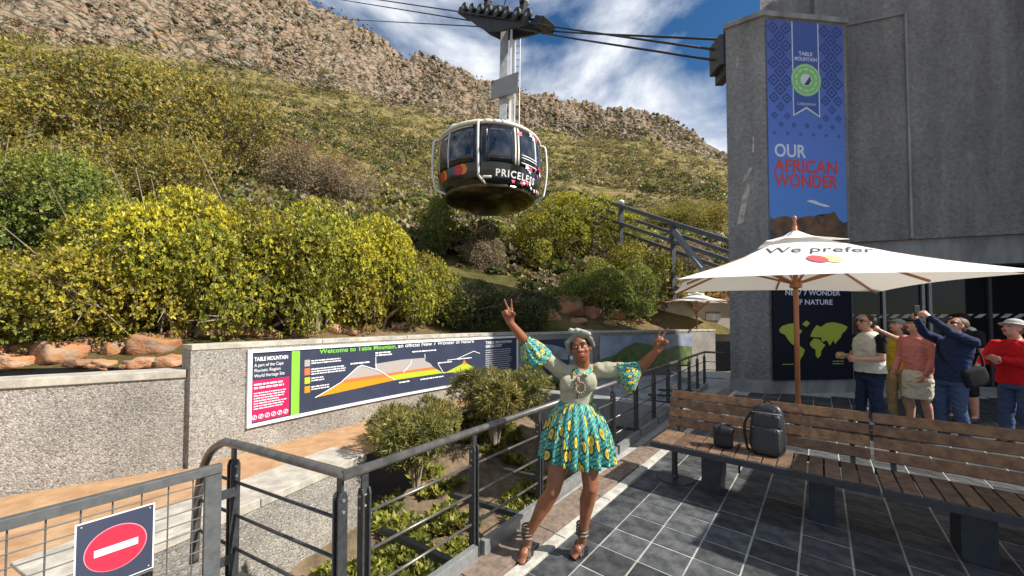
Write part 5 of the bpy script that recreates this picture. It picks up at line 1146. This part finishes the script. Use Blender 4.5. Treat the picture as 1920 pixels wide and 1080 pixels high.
def hand(mb, w, d, nrm, thumb, pose, Lh=.175):
    """wrist w, finger direction d, palm normal nrm, direction of the thumb side"""
    d = Vector(d).normalized(); nrm = Vector(nrm); nrm = (nrm - d * nrm.dot(d)).normalized(); t = d.cross(nrm); t = t if t.dot(Vector(thumb)) > 0 else -t; q = Lh / .175; w = Vector(w)
    kn = []
    for k in range(4):
        b0 = w + t * (.016 - .011 * k) * q; b1 = w + (d * (.088 - .004 * abs(k - 1)) + t * (.033 - .0215 * k)) * q; cap(mb, b0, b1, .0125 * q, .0115 * q, 10); kn.append(b1)
    cap(mb, w + d * .02 * q + t * .008 * q, w + d * .075 * q + t * .004 * q, .021 * q, .02 * q, 10)
    ln = [.072, .080, .074, .058]; spread = [.10, .02, -.05, -.13]
    for k in range(4):
        if pose == 'V': cur = (0, .04, .05) if k < 2 else (1.35, 1.75, 1.0)
        elif pose == 'grip': cur = (.9, 1.0, .6)
        else: cur = (.25 + .06 * k, .4, .3)
        sp = ({0: .22, 1: -.13, 2: -.05, 3: -.1}[k]) if pose == 'V' else spread[k]
        p = kn[k]; dd = (d + t * sp).normalized(); ax = dd.cross(nrm).normalized(); ang = 0
        for j, (f_, c_) in enumerate(zip((.45, .31, .24), cur)):
            ang += c_; v = dd * math.cos(ang) + nrm * math.sin(ang); e = p + v * ln[k] * f_ * q * 1.02; cap(mb, p, e, (.0092 - .0008 * j) * q, (.0086 - .0010 * j) * q, 9); p = e
    p = w + (d * .028 + t * .022) * q
    segs = ((t * .75 + d * .65 + nrm * .15), (t * .2 + d * .8 + nrm * .55), (d * .75 - t * .35 + nrm * .5)) if pose != 'V' else ((t * .6 + d * .6 + nrm * .4), (-t * .25 + d * .55 + nrm * .7), (-t * .85 + d * .35 + nrm * .25))
    for v, ll, r in zip(segs, (.036, .032, .026), (.0125, .0105, .0092)): e = p + v.normalized() * ll * q; cap(mb, p, e, r * q, r * .9 * q, 9); p = e
def head(mb, c, f, u, s=1.0):
    """skull, jaw, nose, ears into the skin form; returns the head frame"""
    f = Vector(f).normalized(); u = Vector(u); u = (u - f * u.dot(f)).normalized(); x = f.cross(u); c = Vector(c); M = Matrix((x, f, u)).transposed()
    mb.ell(c + u * .025 * s - f * .012 * s, (.074 * s, .092 * s, .088 * s), M, 22, 14); mb.ell(c - u * .035 * s + f * .022 * s, (.060 * s, .066 * s, .080 * s), M, 20, 12); mb.ell(c - u * .088 * s + f * .050 * s, (.028 * s, .026 * s, .022 * s), M, 14, 8)
    cap(mb, c + f * .082 * s + u * .012 * s, c + f * .102 * s - u * .020 * s, .010 * s, .0145 * s, 10)
    for g in (-1, 1):
        mb.ell(c + x * g * .020 * s + f * .088 * s - u * .024 * s, (.010 * s, .012 * s, .009 * s), M, 10, 6); mb.ell(c + x * g * .072 * s - f * .005 * s - u * .006 * s, (.010 * s, .020 * s, .031 * s), M, 10, 8)
        mb.ell(c + x * g * .040 * s + f * .060 * s - u * .022 * s, (.026 * s, .022 * s, .022 * s), M, 12, 8); mb.ell(c + x * g * .032 * s + f * .074 * s + u * .030 * s, (.028 * s, .014 * s, .010 * s), M, 12, 8)
    mb.ell(c + f * .088 * s - u * .056 * s, (.024 * s, .012 * s, .013 * s), M, 12, 8)
    return M, x, f, u
def face(par, c, M, x, f, u, s=1.0, lips=M_lip, brow=None, shades=False):
    c = Vector(c)
    for g in (-1, 1):
        if not shades:
            MB().ell(c + x * g * .031 * s + f * .079 * s + u * .010 * s, (.0135 * s, .008 * s, .0062 * s), M, 14, 8).obj('eye', M_eye, par, smooth=True)
            MB().ell(c + x * g * .031 * s + f * .0855 * s + u * .010 * s, (.0066 * s, .0042 * s, .0062 * s), M, 12, 8).obj('iris', M_iris, par, smooth=True)
        mb = MB(); mb.tube(smooth_path([c + x * g * .014 * s + f * .092 * s + u * .030 * s, c + x * g * .034 * s + f * .088 * s + u * .037 * s, c + x * g * .052 * s + f * .072 * s + u * .031 * s], 4), .0038 * s, 6); mb.obj('eyebrow', brow or M_hair_d, par, smooth=True)
    if shades:
        for g in (-1, 1): MB().ell(c + x * g * .031 * s + f * .088 * s + u * .010 * s, (.025 * s, .008 * s, .018 * s), M, 14, 8).obj('sunglass_lens', M_black, par, smooth=True)
        MB().tube([c + x * .075 * s + u * .016 * s, c + x * .06 * s + f * .08 * s + u * .016 * s, c - x * .06 * s + f * .08 * s + u * .016 * s, c - x * .075 * s + u * .016 * s], .003 * s, 6).obj('sunglass_frame', M_black, par)
    for dz, r in ((-.051, (.025, .011, .0062)), (-.062, (.022, .012, .0075))): MB().ell(c + f * .094 * s + u * dz * s, tuple(q * s for q in r), M, 16, 8).obj('lip', lips, par, smooth=True)

# fabrics
def cloth(name, c, **k): return mat(name, c, .85, var=k.pop('var', .12), vscale=k.pop('vscale', 5), bump=k.pop('bump', .35), bscale=k.pop('bscale', 14), spec=.2, **k)
m = bpy.data.materials.new('wax_print'); m.use_nodes = True; n, l, b = nodes(m); b.inputs['Roughness'].default_value = .6
c = n.new('ShaderNodeUVMap'); mpx = n.new('ShaderNodeMapping'); mpx.inputs['Scale'].default_value = (1, 1, 1); l.new(c.outputs[0], mpx.inputs[0])
def vor(sc, sy, loc=0):
    mp_ = n.new('ShaderNodeMapping'); mp_.inputs['Scale'].default_value = (sc, sy, 1); mp_.inputs['Location'].default_value = (loc, loc * .7, 0); l.new(mpx.outputs[0], mp_.inputs[0]); v = n.new('ShaderNodeTexVoronoi'); v.voronoi_dimensions = '2D'; v.inputs['Scale'].default_value = 1; l.new(mp_.outputs[0], v.inputs['Vector']); return v
def step(sock, a, b_):
    r = n.new('ShaderNodeMapRange'); r.inputs['From Min'].default_value = a; r.inputs['From Max'].default_value = b_; l.new(sock, r.inputs[0]); return r.outputs[0]
def mixc(fac, A, B_):
    q = n.new('ShaderNodeMix'); q.data_type = 'RGBA'; l.new(fac, q.inputs['Factor'])
    for nm, v in (('A', A), ('B', B_)):
        if isinstance(v, tuple): q.inputs[nm].default_value = (*v, 1)
        else: l.new(v, q.inputs[nm])
    return q.outputs['Result']
v1 = vor(26, 9); v2 = vor(15, 4.4, 3.3); v3 = vor(60, 22, 1.7)
wv = n.new('ShaderNodeTexWave'); wv.bands_direction = 'DIAGONAL'; wv.inputs['Scale'].default_value = 13; wv.inputs['Distortion'].default_value = 5; l.new(mpx.outputs[0], wv.inputs['Vector'])
base_c = mixc(step(wv.outputs['Fac'], .35, .55), (.010, .13, .115), (.05, .32, .28))
base_c = mixc(step(v3.outputs['Distance'], .16, .10), base_c, (.35, .62, .66))
base_c = mixc(step(v2.outputs['Distance'], .36, .31), base_c, (.008, .02, .03))
base_c = mixc(step(v2.outputs['Distance'], .24, .21), base_c, (.62, .50, .03))
base_c = mixc(step(v2.outputs['Distance'], .12, .09), base_c, (.50, .17, .02))
base_c = mixc(step(v1.outputs['Distance'], .14, .11), base_c, (.55, .60, .10))
l.new(base_c, b.inputs['Base Color']); M_wax = m
bt = n.new('ShaderNodeTexNoise'); bt.inputs['Scale'].default_value = 30; bp = n.new('ShaderNodeBump'); bp.inputs['Strength'].default_value = .2; bp.inputs['Distance'].default_value = .01; l.new(bt.outputs[0], bp.inputs['Height']); l.new(bp.outputs[0], b.inputs['Normal'])
M_khaki = cloth('sage_cotton', (.33, .32, .23), bump=.5, bscale=22, var=.14, vscale=14); M_strap = mat('snake_strap', (.04, .03, .025), .5, col2=(.19, .16, .135), vscale=60, ramp=(.42, .58))

def add_uv(o, fn):
    me = o.data; uv = me.uv_layers.new(name='UVMap')
    for lp in me.loops: uv.data[lp.index].uv = fn(me.vertices[lp.vertex_index].co)
def woman():
    Y = 2.66; P = lambda x, y, dy=0.0: D(x, y, Y + dy)
    root = empty('person', G(1035, 1050), label='woman in a sage and wax print dress with headwrap, arms raised in two peace signs', cat='person')
    hc = P(1089, 652, -.01); hf = Vector((-.30, -.94, .06)); hu = Vector((-.16, .05, .98)); sc = .93
    s = MB()
    M, x, f, u = head(s, hc, hf, hu, sc)
    nk, ch = P(1093, 688, .03), P(1090, 715, .05)
    cap(s, hc - u * .04 - f * .015, nk, .052, .050); cap(s, nk, P(1090, 706, .04), .052, .075)
    X, Yv = Vector((1, 0, 0)), Vector((0, 1, 0))
    shL, shR = P(1051, 694, .04), P(1123, 694, .03)
    loft(s, [(P(1088, 690, .05), .085, .048), (P(1088, 705, .05), .118, .075), (P(1084, 725, .05), .122, .085), (P(1080, 748, .05), .102, .075), (P(1080, 775, .06), .125, .09), (P(1080, 805, .06), .15, .11), (P(1080, 825, .06), .14, .10)], X, Yv)
    elL, wrL = P(987, 643, -.02), P(957, 605, -.10); elR, wrR = P(1197, 693, -.03), P(1231, 657, -.12)
    for sh, el, wr in ((shL, elL, wrL), (shR, elR, wrR)):
        cap(s, sh, el, .048, .038); mid = el.lerp(wr, .35); cap(s, el, mid, .038, .036); cap(s, mid, wr, .036, .024)
    hand(s, wrL, (-.26, -.05, .96), (-.1, -1, 0), (1, 0, .2), 'V'); hand(s, wrR, (.42, -.1, .9), (.1, -1, 0), (-1, 0, .1), 'V')
    hipL, knL, anL = P(1061, 815, .05), P(1036, 922, -.04), P(989, 1003, .0)
    hipR, knR, anR = P(1103, 815, .05), P(1107, 915, -.03), P(1092, 998, .03)
    for hp_, kn2, an in ((hipL, knL, anL), (hipR, knR, anR)):
        cap(s, hp_, hp_.lerp(kn2, .45), .082, .072); cap(s, hp_.lerp(kn2, .45), kn2, .072, .053); calf = kn2.lerp(an, .32) + Vector((0, .018, 0)); cap(s, kn2, calf, .051, .056); cap(s, calf, kn2.lerp(an, .7), .055, .037); cap(s, kn2.lerp(an, .7), an, .037, .033)
    feet = [(anL, G(979, 1056)), (anR, G(1079, 1046))]
    for an, toe in feet:
        tz = Vector((toe.x, toe.y, .035)); heel = Vector((an.x, an.y + .03, .085)); cap(s, an, heel, .033, .032); cap(s, heel, Vector(tz).lerp(an, .3) + Vector((0, 0, -.02)), .032, .030); cap(s, tz.lerp(an, .35) + Vector((0, 0, -.025)), tz, .032, .026)
        dd = (tz - heel); dd.z = 0; dd.normalize(); sd = Vector((-dd.y, dd.x, 0))
        for k in range(5): cap(s, tz + sd * (.026 - .013 * k), tz + sd * (.028 - .014 * k) + dd * (.038 - .005 * abs(k - 1)) + Vector((0, 0, -.012)), .0105, .0085, 8)
    body = blob(s, 'body', M_sk_b, root, .0062, 5)
    face(root, hc, M, x, f, u, sc)
    # bodice with fitted upper sleeves
    t = MB(); loft(t, [(P(1089, 683, .05), .10, .055), (P(1088, 697, .05), .135, .085), (P(1085, 715, .045), .143, .107), (P(1082, 732, .05), .128, .098), (P(1080, 753, .05), .118, .09), (P(1080, 757, .05), .117, .09)], X, Yv)
    for g in (-1, 1): t.ell(P(1085 + g * 19, 719, -.035), (.062, .05, .062))
    cap(t, shL, shL.lerp(elL, .52), .060, .054); cap(t, shR, shR.lerp(elR, .55), .060, .056)
    bod = blob(t, 'bodice', M_khaki, root, .008, 6, fold=.006)
    # puffed print sleeves, gathered at both ends
    def puff(a, b2, r, sag):
        mb = MB(); d = (b2 - a); ux = d.normalized(); xx = ux.orthogonal().normalized(); yy = ux.cross(xx); nn_, mm = 48, 12; vs = []; fs = []; uvs = []
        for j in range(mm + 1):
            v = j / mm; rr = .045 + (r - .045) * math.sin(math.pi * min(1, v * 1.08)) ** .65 if v < .93 else .047; c_ = a + d * v + sag * math.sin(math.pi * v)
            for k in range(nn_):
                an_ = 2 * math.pi * k / nn_; q = rr * (1 + .085 * math.sin(12 * an_ + 1.3 * math.sin(3 * v)) * (.4 + .6 * v)); vs.append(c_ + (xx * math.cos(an_) + yy * math.sin(an_)) * q); uvs.append((k / nn_ * 1.0, v * .55))
        for j in range(mm):
            for k in range(nn_): k2 = (k + 1) % nn_; fs.append((j * nn_ + k, j * nn_ + k2, (j + 1) * nn_ + k2, (j + 1) * nn_ + k))
        mb.add(vs, fs); o = mb.obj('puff_sleeve', M_wax, root, smooth=True); uvm = {tuple(round(q, 5) for q in v): w for v, w in zip(vs, uvs)}
        add_uv(o, lambda co: uvm.get(tuple(round(q, 5) for q in co), (0, 0))); return o
    puff(shL.lerp(elL, .40), elL.lerp(wrL, .12), .105, Vector((-.01, 0, -.045))); puff(shR.lerp(elR, .46), elR.lerp(wrR, .10), .105, Vector((.0, 0, -.065)))
    # pleated skirt
    mb = MB(); nn_, mm = 168, 22; vs = []; fs = []; uvs = []
    for j in range(mm + 1):
        v = j / mm; c_ = P(1080 + 2 * v, 752 + 106 * v, .05); bell = math.sin(min(1, v * 1.35) * math.pi / 2) ** .8; rx = .120 + .105 * bell + .04 * v; ry = .096 + .078 * bell + .025 * v
        for k in range(nn_):
            a = 2 * math.pi * k / nn_; pl = math.sin(21 * a + .9 * math.sin(3 * a) + .35 * v); pl = math.copysign(abs(pl) ** .6, pl) ; am = .02 + .115 * v * (.7 + .3 * math.sin(5 * a + 1)); q = 1 + am * pl
            vs.append(c_ + Vector((math.cos(a) * rx * q, math.sin(a) * ry * q, -.012 * v * (1 + math.sin(4 * a + 2)) - (.02 * math.cos(a) * v)))); uvs.append((k / nn_ * 2.4, v * .62))
    for j in range(mm):
        for k in range(nn_): k2 = (k + 1) % nn_; fs.append((j * nn_ + k, j * nn_ + k2, (j + 1) * nn_ + k2, (j + 1) * nn_ + k))
    mb.add(vs, fs); me = mb.mesh('skirt', fix=True); uv = me.uv_layers.new(name='UVMap')
    for lp in me.loops: uv.data[lp.index].uv = uvs[lp.vertex_index]
    sk = link('skirt', me, M_wax, root, smooth=True); so_ = sk.modifiers.new('thick', 'SOLIDIFY'); so_.thickness = .004
    MB().lathe([(1, -.014), (1.02, 0), (1, .014)], (0, 0, 0), 40, caps=False)
    # collar of print cloth, brooch and long pendant
    for g in (-1, 1):
        mb = MB(); a = nk + Vector((g * .055, .0, -.005)); pts = [a + Vector((g * .012, .03, .02)), a + Vector((g * .035, -.01, -.005)), P(1089 + g * 13, 705, -.075), P(1089 + g * 2.5, 700, -.085), a + Vector((-g * .012, -.055, .0))]
        mb.prism(pts, (0, -.008, .004)); o = mb.obj('collar', M_wax, root); add_uv(o, lambda co: (co.x * 3, co.z * 3))
    mb = MB()
    for k in range(14): a = 2 * math.pi * k / 14; mb.ell(P(1088, 727, -.082) + Vector((math.cos(a) * .032, 0, math.sin(a) * .038)), (.008, .007, .008), None, 8, 6)
    mb.tube([P(1085, 703, -.07), P(1086, 715, -.088), P(1088, 722, -.086)], .006, 6); mb.ell(P(1083, 712, -.09), (.016, .01, .022)); mb.obj('necklace', mat('wooden_beads', (.16, .07, .045), .4, col2=(.42, .30, .22), vscale=70), root, smooth=True, kind='stuff')
    mb = MB(); mb.tube([P(1083, 728, -.082), P(1082, 748, -.058)], .005, 6); mb.obj('front_seam', mat('seam', (.10, .09, .06), .8), root)
    # hair edge, headwrap with a knot, low bun
    h = MB(); h.ell(hc + u * .026 - f * .020, (.075, .090, .084), M, 22, 14); cap(h, hc - f * .06 - u * .03, hc - f * .085 - u * .08, .05, .035); blob(h, 'hair', M_hair_d, root, .007, 4)
    w = MB(); w.ell(hc + u * .046 - f * .032, (.077, .086, .072), M, 24, 14); cap(w, hc + u * .07 + f * .04 - x * .07, hc + u * .105 + f * .04, .014, .019); cap(w, hc + u * .105 + f * .04, hc + u * .05 + f * .035 + x * .085, .019, .015); cap(w, hc + u * .05 + f * .035 + x * .085, hc - u * .03 - f * .02 + x * .088, .020, .018); cap(w, hc + u * .05 + f * .035 - x * .082, hc - u * .0 - f * .02 - x * .088, .018, .015)
    blob(w, 'headwrap', cloth('wrap_cotton', (.19, .20, .165), bump=.25, bscale=40, var=.3, vscale=60), root, .006, 4, fold=.002)
    w = MB(); kp = hc + u * .122 + f * .045; w.ell(kp, (.024, .021, .021), M, 14, 10); cap(w, kp - x * .02, kp - x * .075 - u * .035, .013, .019); cap(w, kp + x * .02, kp + x * .045 + u * .012, .014, .017); blob(w, 'headwrap_knot', cloth('wrap_pale', (.38, .39, .34), bump=.25, bscale=30, var=.2, vscale=30), root, .006, 3)
    MB().lathe([(.004, -.03), (.012, -.02), (.012, -.01), (.003, 0)], hc + x * .074 - u * .045 - f * .005, 10).obj('earring', M_bink, root)
    # strappy wedge sandals
    for an, toe in feet:
        sh = empty('tmp') if False else None
        dd = Vector((toe.x - an.x, toe.y - an.y - .03, 0)); ln = dd.length; dd.normalize(); sd = Vector((-dd.y, dd.x, 0)); hb_ = Vector((an.x, an.y + .035, 0)) - dd * .03
        mb = MB(); prof = [(0, 0), (.05, 0), (.10, .004), (ln + .06, .0), (ln + .065, .016), (ln - .01, .018), (.06, .052), (-.008, .060)]
        mb.prism([hb_ + dd * a + Vector((0, 0, z)) - sd * .036 for a, z in prof], sd * .072); so2 = mb.obj('sandal', M_black, root, bevel=.004)
        for k in range(6):
            c_ = Vector((an.x, an.y + .005, an.z + .06 - .024 * k)) if k < 4 else None
            if k < 4: mb = MB(); mb.tube([c_ + Vector((math.cos(a), math.sin(a), 0)) * (.037 + .0015 * k) for a in [2 * math.pi * i / 16 for i in range(17)]], .0075, 6); mb.obj('strap', M_strap, so2, smooth=True)
            else:
                q = .45 + .3 * (k - 4); base_p = hb_ + dd * (ln * q + .03); top_z = .085 - .03 * (k - 4); mb = MB(); mb.tube(smooth_path([base_p - sd * .036 + Vector((0, 0, .02)), base_p - sd * .030 + Vector((0, 0, top_z)), base_p + Vector((0, 0, top_z + .018)), base_p + sd * .030 + Vector((0, 0, top_z)), base_p + sd * .036 + Vector((0, 0, .02))], 4), .011, 6); mb.obj('strap', M_strap, so2, smooth=True)
    return root
woman()

M_denim = cloth('dark_denim', (.020, .030, .065)); M_jean = cloth('blue_jeans', (.055, .085, .17)); M_shoe = mat('dark_shoe', (.03, .028, .026), .6); M_shoe_w = mat('pale_shoe', (.5, .48, .45), .6)
def tourist(label, px_, Y, az, h, skin, top, sleeve, bottom, kind, armL, armR, poseL='relax', poseR='relax', headp=.25, heady=0.0, hair=M_hair_b, hat=None, lean=0.0, shades=False, vest=None, hood=None, girth=1.0, stance=.5, hatm=None, arm_m=None):
    """standing figure: az is the facing direction; arms are (elbow, wrist) offsets from the shoulder: right, forward, up"""
    base_p = Vector(((px_ - 960) / FPX * Y, Y, 0)); F = Vector((math.sin(az), math.cos(az), 0)); X = Vector((F.y, -F.x, 0)); Z = Vector((0, 0, 1)); q = h / 1.75
    def P(x, y, z): return base_p + (X * x + F * (y + lean * max(0, z - .9)) + Z * z) * q
    root = empty('person', base_p, label=label, cat='person'); g = girth; s = MB()
    hc = P(0, .035, 1.625); hf = F * math.cos(headp) + Z * math.sin(headp) + X * heady; M, x, f, u = head(s, hc, hf, Z - F * .2, 1.04 * q)
    cap(s, hc - u * .05 * q, P(0, .0, 1.47), .058 * q, .062 * q)
    tor = [(P(0, 0, 1.475), .07, .055), (P(0, 0, 1.44), .122, .078), (P(0, .005, 1.385), .168, .10), (P(0, .01, 1.29), .178, .115), (P(0, .01, 1.15), .160, .112), (P(0, .0, 1.02), .158, .112), (P(0, -.01, .92), .165, .118), (P(0, -.01, .84), .15, .11)]
    T = lambda e, lo=0, hi=None: [(c_, a * q * g + e, b_ * q * g + e) for c_, a, b_ in tor[lo:hi]]
    loft(s, T(0), X, F)
    hipw = .088; legs = []
    for sgn in (-1, 1):
        st_ = .09 * stance * sgn; hp_ = P(hipw * sgn, 0, .88); kn2 = P(hipw * sgn * 1.05, .02 + st_ * .6, .47); an = P(hipw * sgn * 1.1, st_ - .02, .085); toe = P(hipw * sgn * 1.25, st_ + .12, .03); legs.append((hp_, kn2, an, toe))
        cap(s, hp_, kn2, .082 * q, .056 * q); calf = kn2.lerp(an, .3) - F * .015; cap(s, kn2, calf, .054 * q, .057 * q); cap(s, calf, an, .055 * q, .036 * q); cap(s, an, toe, .036 * q, .03 * q)
    arms = []
    for sgn, (e, w), ps in ((-1, armL, poseL), (1, armR, poseR)):
        sh = P(.185 * sgn * g, 0, 1.405); el = sh + (X * e[0] + F * e[1] + Z * e[2]) * q; wr = sh + (X * w[0] + F * w[1] + Z * w[2]) * q; arms.append((sh, el, wr)); d = (wr - el).normalized()
        cap(s, sh, el, .054 * q, .042 * q); cap(s, el, wr, .042 * q, .028 * q); pn = (-X * sgn) if abs(d.dot(X)) < .8 else -F; hand(s, wr, d, pn, F if abs(d.dot(F)) < .7 else Z, ps, .18 * q)
    blob(s, 'body', skin, root, .0095, 4); face(root, hc, M, x, f, u, 1.04 * q, shades=shades, brow=hair)
    t = MB(); loft(t, [(P(0, 0, 1.485), .068 * q, .06 * q)] + T(.016, 1, 7) + [(P(0, -.01, .86), (.172 * g) * q + .012, .13 * g * q)], X, F)
    if sleeve:
        for sh, el, wr in arms:
            cap(t, sh, sh.lerp(el, .98 if sleeve == 'long' else .62), .068 * q, .056 * q)
            if sleeve == 'long': cap(t, el, el.lerp(wr, .93), .056 * q, .044 * q)
    blob(t, 'top', top, root, .0105, 4, fold=.010)
    if vest is not None:
        t = MB(); loft(t, [(P(0, 0, 1.50), .072 * q, .068 * q)] + T(.026, 1, 7) + [(P(0, -.01, .90), .17 * g * q + .03, .12 * g * q + .03)], X, F); blob(t, 'vest', vest, root, .0105, 4, fold=.008)
    t = MB()
    if kind == 'skirt': loft(t, [(P(0, 0, .98), .16 * q * g, .115 * q * g), (P(0, 0, .86), .185 * q * g, .14 * q * g), (P(0, .0, .50), .19 * q * g, .15 * q * g)], X, F)
    else:
        loft(t, [(P(0, 0, 1.0), .160 * q * g, .116 * q * g), (P(0, -.01, .90), .176 * q * g, .13 * q * g), (P(0, -.01, .80), .165 * q * g, .12 * q * g)], X, F)
        for hp_, kn2, an, toe in legs:
            cap(t, hp_, kn2, .098 * q, .074 * q)
            if kind == 'trousers': cap(t, kn2, an + Z * .02, .074 * q, .062 * q)
    blob(t, {'skirt': 'skirt', 'shorts': 'shorts'}.get(kind, 'trousers'), bottom, root, .0105, 3, fold=.013)
    for hp_, kn2, an, toe in legs:
        t = MB(); cap(t, an - Z * .03 * q - F * .03, toe, .045 * q, .040 * q); t.box((an.lerp(toe, .45).x, an.lerp(toe, .45).y, .012), (.085 * q, .26 * q, .024), -az); blob(t, 'shoe', M_shoe, root, .009, 2)
    hr = MB(); hr.ell(hc + u * .040 * q - f * .030 * q, (.083 * q, .098 * q, .088 * q), M, 20, 12); hr.ell(hc - u * .02 * q - f * .055 * q, (.070 * q, .056 * q, .07 * q), M, 16, 10); blob(hr, 'hair', hair, root, .009, 3)
    if hat == 'cap':
        t = MB(); t.ell(hc + u * .058 * q - f * .022 * q, (.094 * q, .108 * q, .078 * q), M, 20, 12); t.ell(hc + u * .052 * q + f * .105 * q, (.070 * q, .075 * q, .010 * q), M, 18, 8); blob(t, 'cap', hatm, root, .008, 2)
    if hat == 'bucket':
        t = MB(); t.ell(hc + u * .065 * q - f * .01 * q, (.098 * q, .110 * q, .080 * q), M, 20, 12); t.ell(hc + u * .045 * q - f * .005 * q, (.140 * q, .155 * q, .014 * q), M, 24, 8); blob(t, 'sun_hat', hatm, root, .009, 2)
    if hood is not None:
        t = MB(); t.ell(P(0, -.09, 1.46), (.13 * q, .07 * q, .075 * q), Matrix((X, F, Z)).transposed(), 16, 10); blob(t, 'hood', hood, root, .01, 3)
    return root, P, arms, X, F
W_ = -math.pi / 2
reach = ((-.02, .26, .10), (.08, .46, .30))
M_cream_v = cloth('cream_quilting', (.62, .60, .52), bump=.8, bscale=9); M_gcap = cloth('grey_green_cap', (.22, .23, .20)); M_bcap = cloth('black_cap', (.015, .015, .016)); M_salmon = cloth('salmon_knit', (.55, .20, .17)); M_sand = cloth('sand_cotton', (.60, .56, .44)); M_navyj = cloth('navy_jacket', (.018, .028, .075), bump=.7, bscale=9); M_redj = cloth('red_jacket', (.52, .012, .018), bump=.7, bscale=9); M_yel = cloth('mustard_shirt', (.55, .40, .035)); M_tan = cloth('tan_trousers', (.30, .22, .12)); M_ghat = cloth('grey_hat', (.42, .42, .39)); M_blkc = cloth('black_top', (.014, .014, .016))
r_, P_, A_, X_, F_ = tourist('man in a cream padded vest over a black tee shirt with dark jeans and sunglasses', 1628, 5.6, W_ + .12, 1.80, M_sk_p, M_blkc, 'short', M_denim, 'trousers', ((-.03, .02, -.29), (.03, .27, -.30)), ((.06, .03, -.29), (-.05, .28, -.28)), 'grip', 'grip', .22, 0, M_hair_d, vest=M_cream_v, shades=True, girth=1.12)
r_, P_, A_, X_, F_ = tourist('person in a mustard shirt and grey cap lifting a phone', 1684, 6.35, W_ - .05, 1.74, M_sk_p, M_yel, 'short', M_tan, 'trousers', ((.02, .26, .02), (.06, .47, .14)), ((-.02, .25, -.03), (-.08, .47, .12)), 'grip', 'grip', .3, 0, M_hair_b, hat='cap', hatm=M_gcap)
ph1 = (A_[0][2] + A_[1][2]) / 2 + F_ * .09 + Vector((0, 0, .07)); MB().box(ph1, (.012, .08, .15), -W_).obj('smartphone', M_black, bevel=.004, label='dark smartphone held up by the person in the mustard shirt', category='phone')
bpk = empty('backpack', P_(0, -.2, 1.0), label='black backpack worn by the person in the mustard shirt', cat='backpack')
mb = MB(); sbox(mb, P_(0, -.23, 1.17), (.10, .17, .26), Matrix.Rotation(-W_ + math.pi / 2, 3, 'Z') @ Matrix.Rotation(math.pi / 2, 3, 'Z'), .5); mb.obj('main_body', M_blkc, bpk, smooth=True)
for g in (-1, 1): mb = MB(); mb.tube(smooth_path([P_(.11 * g, -.14, 1.40), P_(.12 * g, -.02, 1.50), P_(.12 * g, .13, 1.38), P_(.13 * g, .12, 1.15), P_(.15 * g, -.10, 1.0)], 6), .018, 8); mb.obj('strap', M_blkc, bpk, smooth=True)
tourist('person in a salmon pink top, black cap and pale knee length skirt', 1718, 5.75, W_ + .05, 1.76, M_sk_p, M_salmon, 'long', M_sand, 'skirt', ((-.05, -.01, -.29), (-.02, .10, -.52)), ((.06, .02, -.29), (.02, .14, -.50)), headp=.3, hair=M_hair_d, hat='cap', hatm=M_bcap, girth=1.05)
r_, P_, A_, X_, F_ = tourist('man in a navy jacket and blue jeans leaning back to photograph the cable car', 1780, 5.15, W_ + .12, 1.76, M_sk_p, M_navyj, 'long', M_jean, 'trousers', ((.02, .24, .12), (.10, .42, .34)), ((-.03, .24, .10), (-.12, .42, .32)), 'grip', 'grip', .42, 0, M_hair_b, lean=-.16, shades=True, girth=1.1)
ph2 = (A_[0][2] + A_[1][2]) / 2 + F_ * .07 + Vector((0, 0, .10)); MB().box(ph2, (.012, .08, .15), -W_).obj('smartphone', M_black, bevel=.004, label='dark smartphone held up by the man in the navy jacket', category='phone')
sb_ = empty('shoulder_bag', P_(.0, -.1, .95), label='black shoulder bag at the hip of the man in the navy jacket', cat='bag')
mb = MB(); sbox(mb, P_(-.17, -.10, .94), (.15, .06, .13), Matrix.Rotation(-W_ + 1.45, 3, 'Z') @ Matrix.Rotation(.3, 3, 'Y'), .45); mb.obj('body', M_blkc, sb_, smooth=True)
mb = MB(); mb.tube(smooth_path([P_(-.20, -.18, 1.02), P_(-.10, -.20, 1.25), P_(.10, -.14, 1.46), P_(.16, .04, 1.45), P_(.05, .17, 1.25), P_(-.15, .08, 1.0)], 6), .014, 6); mb.obj('strap', M_blkc, sb_, smooth=True)
tourist('person in a black cap and black shorts standing behind the man in the navy jacket', 1802, 6.3, W_ - .2, 1.84, M_sk_p, M_blkc, 'short', M_blkc, 'shorts', ((-.05, -.01, -.29), (-.02, .10, -.52)), ((.06, .02, -.29), (.02, .14, -.50)), headp=.3, hair=M_hair_d, hat='cap', hatm=M_bcap, hood=M_cream_v)
tourist('person in a bright red jacket and grey sun hat with folded arms', 1903, 5.0, W_ + .05, 1.72, M_sk_p, M_redj, 'long', M_jean, 'trousers', ((-.07, .10, -.26), (.16, .25, -.20)), ((.07, .10, -.26), (-.16, .25, -.22)), headp=.3, hair=M_hair_b, hat='bucket', hatm=M_ghat, girth=1.18)
bpy.context.view_layer.update()
